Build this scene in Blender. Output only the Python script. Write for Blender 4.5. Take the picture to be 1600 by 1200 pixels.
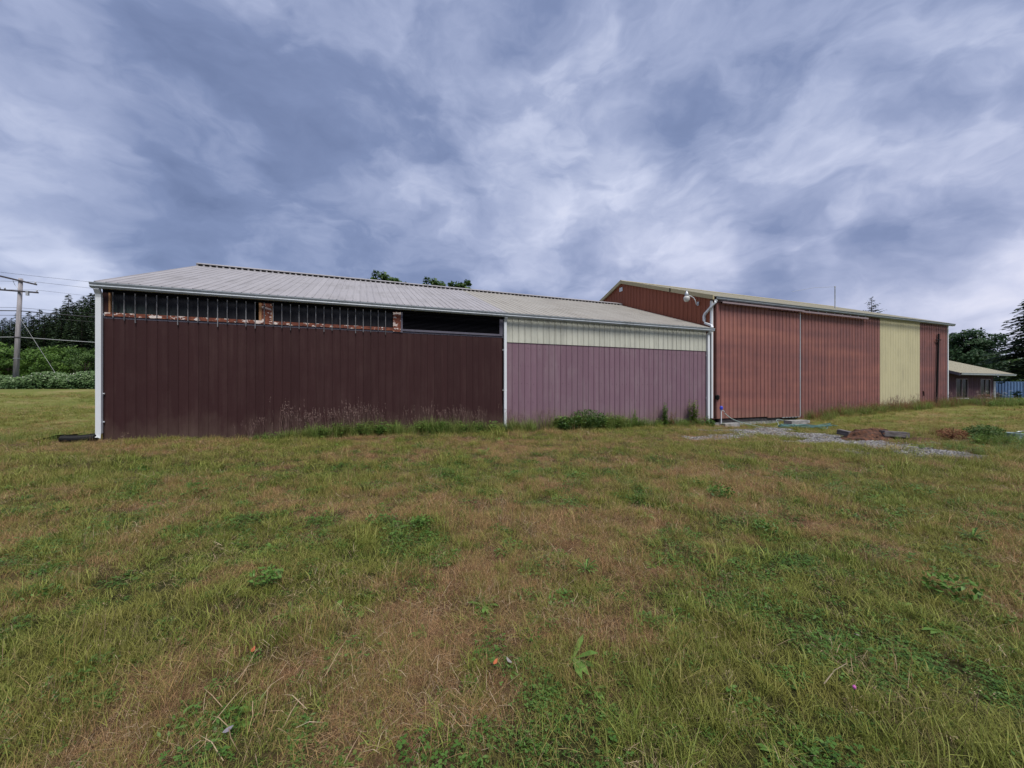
import bpy, math, random
import numpy as np
from mathutils import Vector, Matrix
R = math.radians
for o in list(bpy.data.objects): bpy.data.objects.remove(o)
scene = bpy.context.scene
col = scene.collection

# ------------------------------------------------------------------ camera, light, exposure
EYE = 1.55
cam_d = bpy.data.cameras.new('camera'); cam = bpy.data.objects.new('camera', cam_d); col.objects.link(cam)
cam.location = (0, 0, EYE); cam.rotation_euler = (R(90), 0, -math.atan2(.365, .931))
cam_d.sensor_width = 36; cam_d.lens = 13.5; cam_d.shift_y = 4/1600
cam_d.clip_start = .05; cam_d.clip_end = 5000
scene.camera = cam

EXPOSURE = 1.6
SUN_DIR = Vector((.04, -.55, 1.0)).normalized()
sun_d = bpy.data.lights.new('sun', 'SUN'); sun = bpy.data.objects.new('sun', sun_d); col.objects.link(sun)
sun_d.energy = 1.5; sun_d.angle = R(24); sun_d.color = (1, .95, .88)
sun.rotation_euler = SUN_DIR.to_track_quat('Z', 'Y').to_euler(); sun.location = (5, -10, 30)

world = bpy.data.worlds.new('World'); scene.world = world; world.use_nodes = True
scene.view_settings.view_transform = 'Standard'; scene.view_settings.look = 'None'
scene.view_settings.exposure = EXPOSURE; scene.view_settings.gamma = 1; scene.view_settings.use_curve_mapping = False
scene.render.engine = 'CYCLES'
scene.cycles.max_bounces = 5; scene.cycles.diffuse_bounces = 3; scene.cycles.glossy_bounces = 2
scene.cycles.transmission_bounces = 3; scene.cycles.transparent_max_bounces = 4
scene.cycles.use_denoising = True

class N:
    """small wrapper for building node trees"""
    def __init__(s, tree): s.t = tree; s.n = tree.nodes; s.l = tree.links
    def new(s, typ, **kw):
        n = s.n.new(typ)
        for k, v in kw.items(): setattr(n, k, v)
        return n
    def put(s, sock, v):
        if hasattr(v, 'is_output') or isinstance(v, bpy.types.NodeSocket): s.l.new(v, sock)
        elif v is not None:
            if hasattr(sock, 'default_value') and isinstance(v, tuple) and len(v) == 3 and sock.type == 'RGBA': v = v + (1,)
            sock.default_value = v
    def math(s, op, a, b=None, c=None, clamp=False):
        n = s.new('ShaderNodeMath', operation=op, use_clamp=clamp)
        s.put(n.inputs[0], a); s.put(n.inputs[1], b)
        if c is not None: s.put(n.inputs[2], c)
        return n.outputs[0]
    def vmath(s, op, a, b=None, out=0):
        n = s.new('ShaderNodeVectorMath', operation=op); s.put(n.inputs[0], a)
        if b is not None: s.put(n.inputs[1], b)
        return n.outputs[out]
    def mix(s, f, a, b, blend='MIX'):
        n = s.new('ShaderNodeMix', data_type='RGBA', blend_type=blend)
        s.put(n.inputs[0], f); s.put(n.inputs[6], a); s.put(n.inputs[7], b)
        return n.outputs[2]
    def noise(s, vec, scale, detail=4, rough=.55, dist=0.0, out=0):
        n = s.new('ShaderNodeTexNoise'); s.put(n.inputs['Vector'], vec)
        n.inputs['Scale'].default_value = scale; n.inputs['Detail'].default_value = detail
        n.inputs['Roughness'].default_value = rough; n.inputs['Distortion'].default_value = dist
        return n.outputs[out]
    def ramp(s, f, stops, out=0):
        n = s.new('ShaderNodeValToRGB'); s.put(n.inputs[0], f)
        e = n.color_ramp.elements
        while len(e) < len(stops): e.new(.5)
        for i, (p, c) in enumerate(stops):
            e[i].position = p
            e[i].color = (c, c, c, 1) if isinstance(c, (int, float)) else tuple(c) + (1,)
        return n.outputs[out]
    def maprange(s, v, a, b, c=0.0, d=1.0, smooth=False):
        n = s.new('ShaderNodeMapRange', interpolation_type='SMOOTHSTEP' if smooth else 'LINEAR')
        s.put(n.inputs[0], v)
        for i, x in enumerate((a, b, c, d)): n.inputs[i+1].default_value = x
        return n.outputs[0]
    def combine(s, x, y, z):
        n = s.new('ShaderNodeCombineXYZ')
        for i, v in enumerate((x, y, z)): s.put(n.inputs[i], v)
        return n.outputs[0]
    def sep(s, v):
        n = s.new('ShaderNodeSeparateXYZ'); s.put(n.inputs[0], v); return n.outputs
    def mapping(s, vec, scale=(1, 1, 1), rot=(0, 0, 0), loc=(0, 0, 0)):
        n = s.new('ShaderNodeMapping'); s.put(n.inputs[0], vec)
        n.inputs['Scale'].default_value = scale; n.inputs['Rotation'].default_value = rot; n.inputs['Location'].default_value = loc
        return n.outputs[0]

def build_world():
    T = N(world.node_tree); T.n.clear()
    out = T.new('ShaderNodeOutputWorld'); bg = T.new('ShaderNodeBackground'); T.l.new(bg.outputs[0], out.inputs[0])
    sky = T.new('ShaderNodeTexSky'); sky.sky_type = 'NISHITA'; sky.sun_disc = False
    sky.sun_elevation = math.asin(SUN_DIR.z); sky.sun_rotation = math.atan2(SUN_DIR.x, SUN_DIR.y)
    d = T.new('ShaderNodeTexCoord').outputs['Generated']
    x, y, z = T.sep(d)
    zz = T.math('ADD', T.math('MAXIMUM', z, 0.0), .16)
    p = T.combine(T.math('DIVIDE', x, zz), T.math('DIVIDE', y, zz), 0.0)
    # a flat cloud deck: broad masses, softer streaks, small billows
    w1 = T.noise(T.mapping(d, (1, 1, 1.6)), 3.0, 4, .55, 0, 1)
    dl = T.vmath('ADD', T.mapping(d, (1, 1, 1.7)), T.mapping(T.vmath('SUBTRACT', w1, (.5, .5, .5)), (.34, .34, .34)))
    big = T.noise(T.mapping(p, (1, 1.2, 1), (0, 0, .5)), .75, 4, .5, .4)
    mid = T.noise(T.mapping(dl, (1, 1, 1), (0, 0, .4), (3.1, 7.7, 0)), 2.6, 7, .55)
    fine = T.noise(T.mapping(dl, (1, 1, 1.25), (0, 0, .2), (1.3, 2.2, 4)), 5.6, 8, .58)
    lump = T.maprange(T.noise(T.mapping(dl, (1, 1, 1.1), (0, 0, .2), (8.3, 1.2, 4)), 3.7, 7, .52), .44, .57, -.5, .5, True)
    v = T.math('ADD', T.math('MULTIPLY', big, .36), T.math('MULTIPLY', mid, .42))
    v = T.math('ADD', v, T.math('MULTIPLY', fine, .36))
    v = T.math('ADD', v, T.math('MULTIPLY', lump, .085))
    v = T.math('SUBTRACT', v, .055)
    # brighter and darker banks of cloud where the photograph has them
    def dirpix(px, py):
        cx, cy = (px-800)/600, (604-py)/600
        w = Vector((cx*.931+.365, -cx*.365+.931, cy)); return w.normalized()
    wob = T.vmath('SCALE', T.vmath('SUBTRACT', T.noise(d, 4.0, 4, .6, 0, 1), (.5, .5, .5)), None)
    wob.node.inputs['Scale'].default_value = .28
    dw = T.vmath('NORMALIZE', T.vmath('ADD', d, wob))
    for (px, py, w, amp) in SKY_BANKS:
        a = T.vmath('DOT_PRODUCT', dw, tuple(dirpix(px, py)), 1)
        g = T.maprange(a, math.cos(R(w)), 1.0, 0.0, amp, True)
        v = T.math('ADD', v, g)
    v = T.math('ADD', T.math('MULTIPLY', T.math('SUBTRACT', v, .5), .72), .500)
    c = T.ramp(v, [(.26, (.090, .125, .240)), (.44, (.182, .230, .385)), (.54, (.318, .366, .532)),
                   (.64, (.515, .556, .710)), (.82, (.88, .88, .94))])
    # lower sky towards the right is more lavender
    k = T.math('MULTIPLY', T.maprange(T.vmath('DOT_PRODUCT', d, (.95, .3, .05), 1), .2, 1, 0, 1), T.maprange(z, .0, .5, 1, 0))
    c = T.mix(T.math('MULTIPLY', k, .5), c, T.mix(1.0, c, (1.12, 1.0, .98), 'MULTIPLY'))
    c = T.mix(1.0, c, (SKY_GAIN*10,)*3, 'MULTIPLY')
    c = T.mix(.93, sky.outputs[0], c)
    T.l.new(c, bg.inputs[0]); bg.inputs[1].default_value = .05
SKY_GAIN = .80
SKY_BANKS = [(880, 230, 13, .13), (1010, 360, 13, .11), (1550, 350, 15, .14), (1570, 420, 12, .08), (1150, 480, 16, .04), (50, 470, 8, .07), (115, 450, 5, .04),
             (430, 340, 22, -.06), (640, 400, 12, -.04), (330, 230, 16, -.05), (1000, 60, 18, -.04), (1320, 130, 18, -.05), (830, 140, 10, -.05),
             (1430, 395, 7, -.10), (1200, 410, 6, -.06), (760, 60, 12, .05), (1450, 190, 10, .05), (1150, 330, 14, .05), (650, 320, 8, .03)]
build_world()

# ------------------------------------------------------------------ mesh helpers
class M:
    def __init__(s): s.v = []; s.f = []; s.a = []
    def add(s, vs, fs, tone=None):
        b = len(s.v); s.v += [tuple(p) for p in vs]; s.f += [tuple(i+b for i in f) for f in fs]
        s.a += [(.5 if tone is None else tone)]*len(vs); return s
    def box(s, x0, x1, y0, y1, z0, z1):
        return s.add([(x0,y0,z0),(x1,y0,z0),(x1,y1,z0),(x0,y1,z0),(x0,y0,z1),(x1,y0,z1),(x1,y1,z1),(x0,y1,z1)],
              [(0,3,2,1),(4,5,6,7),(0,1,5,4),(1,2,6,5),(2,3,7,6),(3,0,4,7)])
    def prism(s, prof, axis, a0, a1):
        """extrude closed 2D profile; axis x: (y,z), y: (x,z), z: (x,y)"""
        n = len(prof)
        P = {'x': lambda p, a: (a, p[0], p[1]), 'y': lambda p, a: (p[0], a, p[1]), 'z': lambda p, a: (p[0], p[1], a)}[axis]
        vs = [P(p, a0) for p in prof] + [P(p, a1) for p in prof]
        fs = [(i, (i+1) % n, n+(i+1) % n, n+i) for i in range(n)] + [tuple(range(n-1, -1, -1)), tuple(range(n, 2*n))]
        return s.add(vs, fs)
    def tube(s, pts, r, n=6, rect=None, closed_ends=True):
        pts = [Vector(p) for p in pts]; rings = []
        for i, p in enumerate(pts):
            d = (pts[min(i+1, len(pts)-1)] - pts[max(i-1, 0)]).normalized()
            up = Vector((0, 0, 1)) if abs(d.z) < .9 else Vector((0, 1, 0))
            a = d.cross(up).normalized(); b = a.cross(d).normalized()
            rr = r[i] if isinstance(r, (list, tuple)) else r
            if rect: ring = [p + a*sx*rect[0]/2 + b*sy*rect[1]/2 for sx, sy in ((-1,-1),(1,-1),(1,1),(-1,1))]
            else: ring = [p + a*math.cos(t*2*math.pi/n)*rr + b*math.sin(t*2*math.pi/n)*rr for t in range(n)]
            rings.append(ring)
        k = 4 if rect else n
        vs = [q for ring in rings for q in ring]; fs = []
        for i in range(len(rings)-1):
            for j in range(k): fs.append((i*k+j, i*k+(j+1) % k, (i+1)*k+(j+1) % k, (i+1)*k+j))
        if closed_ends: fs += [tuple(range(k-1, -1, -1)), tuple(range((len(rings)-1)*k, len(rings)*k))]
        return s.add(vs, fs)
    def lathe(s, prof, n=12, c=(0, 0, 0)):
        vs = []; fs = []
        for (r, z) in prof:
            for j in range(n): vs.append((c[0]+r*math.cos(j*2*math.pi/n), c[1]+r*math.sin(j*2*math.pi/n), c[2]+z))
        for i in range(len(prof)-1):
            for j in range(n): fs.append((i*n+j, i*n+(j+1) % n, (i+1)*n+(j+1) % n, (i+1)*n+j))
        fs += [tuple(range(n-1, -1, -1)), tuple(range((len(prof)-1)*n, len(prof)*n))]
        return s.add(vs, fs)
    def mesh(s, name, mat, smooth=False):
        me = bpy.data.meshes.new(name); me.from_pydata(s.v, [], s.f)
        at = me.attributes.new('tone', 'FLOAT', 'POINT'); at.data.foreach_set('value', s.a)
        if mat: me.materials.append(mat)
        if smooth: me.polygons.foreach_set('use_smooth', [True]*len(me.polygons))
        me.update(); return me
    def build(s, name, mat, parent=None, smooth=False, loc=None, rot=None):
        return place(name, s.mesh(name, mat, smooth), parent, loc, rot)
def place(name, me, parent=None, loc=None, rot=None):
    o = bpy.data.objects.new(name, me); col.objects.link(o)
    if parent: o.parent = parent
    if loc is not None: o.location = loc
    if rot is not None: o.rotation_euler = rot
    return o
def tag(o, label=None, cat=None, group=None, kind=None):
    for k, v in (('label', label), ('category', cat), ('group', group), ('kind', kind)):
        if v: o[k] = v
    return o
def empty(name, label, cat, loc=(0, 0, 0), group=None):
    o = bpy.data.objects.new(name, None); col.objects.link(o); o.location = loc; o.empty_display_size = .2
    return tag(o, label, cat, group)
def copy_tree(o, parent=None):
    c = o.copy(); col.objects.link(c); c.parent = parent
    for ch in list(o.children): copy_tree(ch, c)
    return c

# ------------------------------------------------------------------ materials
def mat(name, fn, rough=.6, metal=0.0, spec=.4):
    m = bpy.data.materials.new(name); m.use_nodes = True; T = N(m.node_tree)
    b = T.n['Principled BSDF']; b.inputs['Roughness'].default_value = rough; b.inputs['Metallic'].default_value = metal
    b.inputs['Specular IOR Level'].default_value = spec
    c = fn(T, b)
    if c is not None: T.put(b.inputs['Base Color'], c)
    return m
def obj_xyz(T): return T.new('ShaderNodeTexCoord').outputs['Object']
def world_xyz(T): return T.new('ShaderNodeNewGeometry').outputs['Position']
def rnd(T): return T.new('ShaderNodeObjectInfo').outputs['Random']
def tone(T, name='tone'):
    n = T.new('ShaderNodeAttribute'); n.attribute_name = name; return n.outputs['Fac']
def bump(T, b, h, strength=.2, dist=.01):
    n = T.new('ShaderNodeBump'); n.inputs['Strength'].default_value = strength; n.inputs['Distance'].default_value = dist
    T.put(n.inputs['Height'], h); T.l.new(n.outputs[0], b.inputs['Normal'])

def painted(name, c, dirt=(.12, .10, .08), amount=.25, var=.10, rough=.55, streak=True, spec=.35, mud=0, stretch=(7, 7, .5)):
    def fn(T, b):
        w = world_xyz(T)
        n1 = T.noise(w, .9, 5, .6); n2 = T.noise(T.mapping(w, stretch), 1.2, 4, .6)
        f = T.maprange(T.math('MULTIPLY', n1, n2 if streak else n1), .22, .46, 0, amount)
        cc = T.mix(f, c, dirt)
        if mud:
            z = T.sep(w)[2]
            cc = T.mix(T.maprange(T.math('ADD', z, T.math('MULTIPLY', T.noise(T.mapping(w, (2.2, 2.2, .8)), 1.6, 5, .65), -1.5)), -.75, .0, mud, 0), cc, (.17, .13, .10))
        g = T.math('ADD', 1-var/2, T.math('MULTIPLY', rnd(T), var))
        T.put(b.inputs['Roughness'], T.maprange(n1, .3, .7, rough-.08, rough+.1))
        bump(T, b, T.noise(w, 6, 3), .12, .012)
        return T.mix(1.0, cc, T.combine(g, g, g), 'MULTIPLY')
    return mat(name, fn, rough, spec=spec)

MT = {}
MT['brown'] = painted('dark brown painted steel', (.035, .0150, .0155), (.060, .034, .032), .6, .12, .68, True, .14, .25)
MT['purple'] = painted('faded mauve painted siding', (.172, .106, .137), (.24, .185, .205), .55, .09, .75, True, .2, .45)
MT['cream_band'] = painted('dirty cream painted steel', (.46, .465, .40), (.20, .205, .18), .6, .12, .6)
MT['cream'] = painted('cream painted steel', (.44, .405, .25), (.26, .24, .17), .5, .07, .55, True, .3, .5)
MT['white'] = painted('white painted metal', (.60, .63, .66), (.36, .38, .38), .3, .04, .5)
MT['gutter'] = painted('weathered pale gutter metal', (.38, .42, .46), (.15, .17, .18), .55, .04, .45)
MT['gutter_dark'] = painted('weathered grey gutter', (.20, .23, .26), (.07, .08, .09), .5, .04, .45)
MT['roof_pale'] = painted('pale weathered roofing steel', (.285, .275, .285), (.15, .145, .145), .65, .10, .6, True, .2, 0, (8, .5, .5))
MT['roof_cream'] = painted('cream roofing steel', (.285, .270, .240), (.16, .145, .13), .65, .10, .6, True, .2, 0, (8, .5, .5))
MT['roof_yellow'] = painted('yellowed cream roofing steel', (.34, .32, .245), (.24, .22, .18), .4, .05, .6, True, .2)
MT['trim_cream'] = painted('cream rake trim', (.36, .31, .18), (.20, .17, .11), .35, .05, .5)
MT['black'] = mat('black plastic', lambda T, b: (.008, .008, .009), .6, spec=.15)
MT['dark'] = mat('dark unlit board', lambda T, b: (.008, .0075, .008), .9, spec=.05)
MT['louver'] = mat('dark louvre metal', lambda T, b: (.007, .007, .009), .9, spec=.02)
MT['mauve_metal'] = painted('mauve grey painted metal', (.22, .17, .18), (.10, .08, .09), .4, .05, .5)
MT['slate'] = painted('grey purple weathered board', (.10, .095, .125), (.05, .045, .06), .5, .05, .8)
MT['steel'] = mat('galvanised steel', lambda T, b: T.ramp(T.noise(world_xyz(T), 5, 4), [(.3, (.28, .30, .32)), (.7, (.45, .47, .49))]), .45, .6)
MT['rib_grey'] = mat('grey weathered rib', lambda T, b: T.ramp(T.noise(T.mapping(world_xyz(T), (9, 9, 2)), 1.5, 4), [(.35, (.045, .045, .05)), (.65, (.20, .20, .215))]), .7)
MT['glass'] = mat('dark window glass', lambda T, b: (.006, .007, .008), .2, spec=.12)
def pane_fn(T, b):
    w = world_xyz(T); n = T.noise(T.mapping(w, (3, 3, 1.2)), 1.6, 5, .65)
    x, y, z = T.sep(w)
    g = T.math('MULTIPLY', T.maprange(x, -6.2, -4.3, 1, 0), T.maprange(z, 3.4, 3.85, 1, 0))  # greenish reflection painted into the panes at the lower left end
    c = T.ramp(n, [(.35, (.008, .008, .011)), (.62, (.018, .019, .024)), (.8, (.06, .06, .065))])
    return T.mix(T.math('MULTIPLY', g, T.maprange(n, .35, .6, 0, .75)), c, (.07, .11, .09))
MT['pane'] = mat('dark dusty fibreglass with green reflection', pane_fn, .6, spec=.12)
def rust_fn(T, b):
    w = world_xyz(T)
    base = T.ramp(T.noise(T.mapping(w, (5, 5, 9)), 1.6, 5, .65), [(.3, (.055, .016, .012)), (.55, (.155, .042, .022)), (.75, (.28, .11, .05))])
    peel = T.math('GREATER_THAN', T.noise(T.mapping(w, (5, 5, 10)), 1.3, 3, .6), .565)
    bump(T, b, peel, .4, .006)
    return T.mix(peel, base, T.ramp(T.noise(w, 9, 3), [(.3, (.42, .32, .29)), (.7, (.66, .60, .56))]))
MT['rust'] = mat('peeling rust red wood', rust_fn, .8)
MT['raw_wood'] = mat('raw orange brown wood', lambda T, b: T.ramp(T.noise(T.mapping(world_xyz(T), (20, 20, 1.5)), 1.2, 4), [(.3, (.16, .07, .035)), (.7, (.38, .20, .09))]), .8)
def red_fn(scale=1.0, warm=.5):
    def fn(T, b):
        w = world_xyz(T); x, y, z = T.sep(w)
        # chalked paint: faint bands along the girts, wear running down each sheet
        band = T.noise(T.combine(T.math('MULTIPLY', x, .12), T.math('MULTIPLY', y, .12), T.math('MULTIPLY', z, 1.5)), 1.0, 3, .5)
        st = T.noise(T.mapping(w, (9, 9, .30)), 1.0, 5, .65)
        sp = T.noise(w, 2.2, 6, .7)
        f = T.math('ADD', T.math('MULTIPLY', band, .42), T.math('MULTIPLY', st, .40))
        f = T.math('ADD', f, T.math('MULTIPLY', sp, .22))
        f = T.math('ADD', f, T.maprange(x, 15, 36, .05, -.05))
        f = T.math('ADD', f, T.maprange(z, 0, 2.5, .05, 0))
        c = T.ramp(f, [(.40, (.135, .065, .065)), (.53, (.200, .086, .076)), (.68, (.275, .118, .092))])
        c = T.mix(T.maprange(T.math('ADD', z, T.math('MULTIPLY', sp, -1.2)), -.6, .1, .45, 0), c, (.15, .10, .08))
        g = T.math('ADD', .93, T.math('MULTIPLY', rnd(T), .12)); g = T.math('MULTIPLY', g, scale)
        bump(T, b, T.noise(w, 6, 3), .12, .012)
        return T.mix(1.0, c, T.combine(g, g, g), 'MULTIPLY')
    return fn
MT['red'] = mat('chalky faded red steel', red_fn(), .6, spec=.3)
MT['gable_red'] = mat('rust brown gable steel', lambda T, b: T.mix(T.noise(T.mapping(world_xyz(T), (4, 4, .6)), 1.3, 4), (.185, .055, .030), (.285, .095, .052)), .6, spec=.25)
MT['annex'] = painted('dark plum siding', (.085, .045, .056), (.04, .025, .028), .5, .10, .75, True, .15, .3)
MT['concrete'] = mat('weathered concrete', lambda T, b: T.ramp(T.noise(world_xyz(T), 6, 6, .65), [(.3, (.13, .13, .13)), (.7, (.36, .36, .35))]), .9)
MT['timber'] = mat('grey weathered timber', lambda T, b: T.ramp(T.noise(T.mapping(obj_xyz(T), (3, 18, 18)), 1.4, 5, .6), [(.3, (.03, .025, .024)), (.7, (.17, .155, .155))]), .9)
def dirt_fn(T, b):
    w = world_xyz(T); n = T.noise(w, 9, 6, .7); bump(T, b, n, .8, .05)
    return T.ramp(n, [(.34, (.020, .011, .008)), (.52, (.075, .033, .019)), (.7, (.17, .070, .036))])
MT['rotwood'] = mat('crumbling red brown rotten wood', dirt_fn, .95)
MT['hose_teal'] = mat('teal garden hose rubber', lambda T, b: T.ramp(T.noise(world_xyz(T), 7, 3), [(.3, (.03, .10, .10)), (.7, (.11, .22, .21))]), .6)
MT['hose_pale'] = mat('pale green hose rubber', lambda T, b: (.21, .28, .26), .6)
MT['blue'] = mat('blue plastic', lambda T, b: (.03, .05, .45), .4)
MT['bluefence'] = painted('faded blue sheet metal', (.085, .150, .290), (.05, .08, .15), .5, .16, .7, True, .15)
MT['tub'] = painted('pale grey blue plastic', (.30, .40, .42), (.12, .16, .15), .4, .05, .5)
MT['pole'] = mat('grey weathered pole wood', lambda T, b: T.ramp(T.noise(T.mapping(world_xyz(T), (8, 8, .7)), 1.3, 4), [(.3, (.17, .16, .17)), (.7, (.34, .32, .34))]), .9)
MT['armwood'] = mat('dark crossarm wood', lambda T, b: (.055, .05, .06), .9)
MT['wire'] = mat('black wire insulation', lambda T, b: (.03, .03, .035), .6)
MT['wire_pale'] = mat('pale bare wire', lambda T, b: (.30, .31, .33), .5)
MT['ceramic'] = mat('grey ceramic', lambda T, b: (.35, .36, .40), .3)
MT['lens'] = mat('milky lamp lens', lambda T, b: (.46, .46, .44), .35)
MT['bark'] = mat('dark bark', lambda T, b: T.ramp(T.noise(T.mapping(world_xyz(T), (4, 4, 1)), 1.5, 4), [(.3, (.03, .024, .02)), (.7, (.10, .08, .065))]), .95)

def leafy(name, c0, c1, c2, trans=.25, rough=.55, patch=0.0, pc=(.1, .1, .02), pscale=.4):
    """foliage: colour by the 'tone' of each leaf and the individual plant"""
    m = bpy.data.materials.new(name); m.use_nodes = True; T = N(m.node_tree)
    b = T.n['Principled BSDF']; out = T.n['Material Output']
    b.inputs['Roughness'].default_value = rough; b.inputs['Specular IOR Level'].default_value = .2
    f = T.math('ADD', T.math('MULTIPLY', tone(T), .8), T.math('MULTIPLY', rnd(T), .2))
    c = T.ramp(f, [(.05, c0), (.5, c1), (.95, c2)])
    if patch: c = T.mix(T.maprange(T.noise(world_xyz(T), pscale, 4, .6), .4, .65, 0, patch), c, pc)
    T.l.new(c, b.inputs['Base Color'])
    tr = T.new('ShaderNodeBsdfTranslucent'); T.l.new(c, tr.inputs[0])
    mx = T.new('ShaderNodeMixShader'); mx.inputs[0].default_value = trans
    T.l.new(b.outputs[0], mx.inputs[1]); T.l.new(tr.outputs[0], mx.inputs[2]); T.l.new(mx.outputs[0], out.inputs[0])
    return m
MT['g_green'] = leafy('fresh grass blades', (.040, .068, .010), (.150, .195, .032), (.360, .385, .100), .3, .5, .6, (.255, .220, .055), 1.1)
MT['g_olive'] = leafy('olive grass blades', (.060, .060, .014), (.235, .205, .058), (.480, .400, .160), .3, .6, .5, (.185, .215, .042), 1.2)
MT['g_dry'] = leafy('dry rust tan grass', (.090, .044, .020), (.310, .170, .080), (.580, .380, .205), .25, .7, .45, (.370, .275, .120), 1.3)
MT['g_mix'] = leafy('mixed green and rust grass', (.070, .115, .020), (.245, .200, .062), (.480, .275, .130), .28, .6, .35, (.195, .230, .046), 1.6)
MT['g_straw'] = leafy('matted straw', (.16, .115, .07), (.32, .23, .14), (.52, .42, .29), .15, .7)
MT['clover'] = leafy('clover leaves', (.030, .075, .012), (.070, .145, .026), (.130, .220, .055), .25, .45)
MT['weed'] = leafy('weed leaves', (.028, .070, .014), (.080, .160, .030), (.160, .270, .060), .25, .45)
MT['tall'] = leafy('tall lush grass', (.055, .105, .018), (.125, .200, .038), (.250, .320, .090), .3, .5, .4, (.24, .22, .08), .8)
MT['seed'] = leafy('purple grey seed heads', (.12, .072, .065), (.20, .135, .12), (.34, .27, .22), .2, .8)
MT['reddish'] = leafy('reddish dry sorrel', (.13, .050, .030), (.21, .095, .055), (.28, .17, .09), .2, .8)
MT['flower'] = mat('white flower heads', lambda T, b: (.42, .42, .38), .8)
MT['conifer'] = leafy('dark conifer needles', (.013, .026, .013), (.028, .054, .022), (.056, .088, .034), .12, .6)
MT['conifer_cool'] = leafy('blue green conifer needles', (.018, .031, .020), (.036, .060, .036), (.072, .102, .056), .12, .6)
MT['decid'] = leafy('broadleaf foliage', (.018, .044, .010), (.050, .098, .024), (.110, .175, .046), .25, .5)
MT['decid_dark'] = leafy('deep green broadleaf foliage', (.012, .030, .013), (.028, .062, .026), (.062, .112, .046), .25, .5)
MT['brush'] = leafy('bright brush foliage', (.025, .062, .010), (.070, .140, .024), (.150, .235, .050), .3, .5)
MT['bramble'] = leafy('bramble foliage', (.030, .070, .022), (.085, .150, .050), (.240, .300, .170), .25, .5)

# ------------------------------------------------------------------ terrain
def _hash(i, j, s):
    h = np.sin(i*127.1 + j*311.7 + s*74.7)*43758.5453
    return h - np.floor(h)
def vnoise(x, y, s=0):
    xi, yi = np.floor(x), np.floor(y); fx, fy = x-xi, y-yi
    fx = fx*fx*(3-2*fx); fy = fy*fy*(3-2*fy)
    return (_hash(xi, yi, s)*(1-fx)+_hash(xi+1, yi, s)*fx)*(1-fy) + (_hash(xi, yi+1, s)*(1-fx)+_hash(xi+1, yi+1, s)*fx)*fy
def fbm(x, y, s=0, o=4):
    t = 0; a = .5; n = 0
    for k in range(o): t = t + a*vnoise(x*2**k, y*2**k, s+k*13); n += a; a *= .5
    return t/n
CTRL = np.array([(-6.4,13.4,.08),(-1,13.4,.0),(5,13.4,-.08),(10,13.4,-.15),(14.9,13.4,-.22),(16.5,13.2,-.36),(19,13.2,-.36),(21.3,13.2,-.22),(24,13.3,-.02),(29.2,13.4,.12),
    (33.6,13.4,.22),(37.1,13.4,.32),(41,13.5,.3),(45,13.6,.24),(52,13,.1),(0,0,0),(4,4,0),(-4,4,0),(0,8,0),(6,8,-.02),(-8,13.4,.02),(-9,17,-.05),(-12,10,.1),(-14,25,.35),
    (-22.6,47.5,1.31),(-27,49.3,1.31),(-42,55,1.4),(-20,36,.85),(-30,35,.9),(-70,50,1.4),(-20,5,.2),(-40,15,.6),(11,5,0),(14,8.5,-.14),(16,10.5,-.22),(17,5,0),(22,9,0),(30,9,.1),(20,0,0),(10,-6,0),(-10,-6,0),
    (38,9,.2),(60,20,.0),(96,29,-.3),(110,24,-.3),(60,0,0),(150,30,0),(100,80,.5),(0,40,0.2),(30,40,.3),(0,90,1.2),(-60,120,3),(-100,140,4),(40,90,.6),(-150,60,2),(200,200,2),(-200,250,8),(0,300,5),(0,-60,0),(120,-60,0),(-120,-60,1)], float)
def ground_z(u, v):
    u = np.asarray(u, float); v = np.asarray(v, float)
    d2 = (u[..., None]-CTRL[:, 0])**2 + (v[..., None]-CTRL[:, 1])**2
    w = 1/(d2+.6)**1.9
    z = (w*CTRL[:, 2]).sum(-1)/w.sum(-1)
    near = np.exp(-(u**2+v**2)/900)
    return z + near*((fbm(u*.9, v*.9, 3, 3)-.5)*.09 + (vnoise(u*3.1, v*3.1, 9)-.5)*.025)
def gz(u, v): return float(ground_z(np.array([u]), np.array([v]))[0])

DRY = [(0.31,2.76,.8),(4.17,6.98,1.6),(0.99,3.51,.8),(2.85,2.94,.8),(0.66,3.12,.7),(4.32,1.57,.6),(8.53,4.58,1.3),(-3.86,6.61,1.2),(-1.47,2.59,.45),(-1.66,4.55,.8),(-0.89,5.72,1.0),
       (2.14,2.91,.6),(5.41,4.28,1.0),(11.88,3.95,1.5),(1.22,1.71,.35),(0.13,2.41,.4),(-0.49,2.02,.3),(2.17,1.96,.4),(2.26,4.79,.9),(4.12,1.19,.4),(1.5,4.6,1.0)]
GREEN = [(1.99,1.46,.55),(2.86,1.77,.6),(5.19,2.02,.8),(-0.23,1.99,.4),(-1.68,3.47,.7),(1.15,1.38,.5),(-2.96,5.22,.9),(-0.38,3.21,.5),(0.49,2.00,.4),(2.53,1.11,.5),(9.15,5.03,1.0),
         (-0.74,8.22,1.5),(-3.34,8.65,1.5),(-1.79,3.16,.6),(3.55,1.13,.5),(0.96,1.72,.4),(15.19,5.66,1.4),(-7,9.5,2.0)]
def dryness(u, v):
    d = (fbm(u*.55+5, v*.55, 21, 4)-.5)*1.3 + (fbm(u*1.9, v*1.9, 33, 3)-.5)*1.35 + (fbm(u*5.3, v*5.3, 44, 2)-.5)*.85 + .46
    for (a, b, r) in DRY: d = d + .13*np.exp(-((u-a)**2+(v-b)**2)/r**2)
    for (a, b, r) in GREEN: d = d - .17*np.exp(-((u-a)**2+(v-b)**2)/r**2)
    far = np.clip((np.hypot(u, v)-9)/8, 0, 1)
    return d - .10*far*(u < 6)
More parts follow.
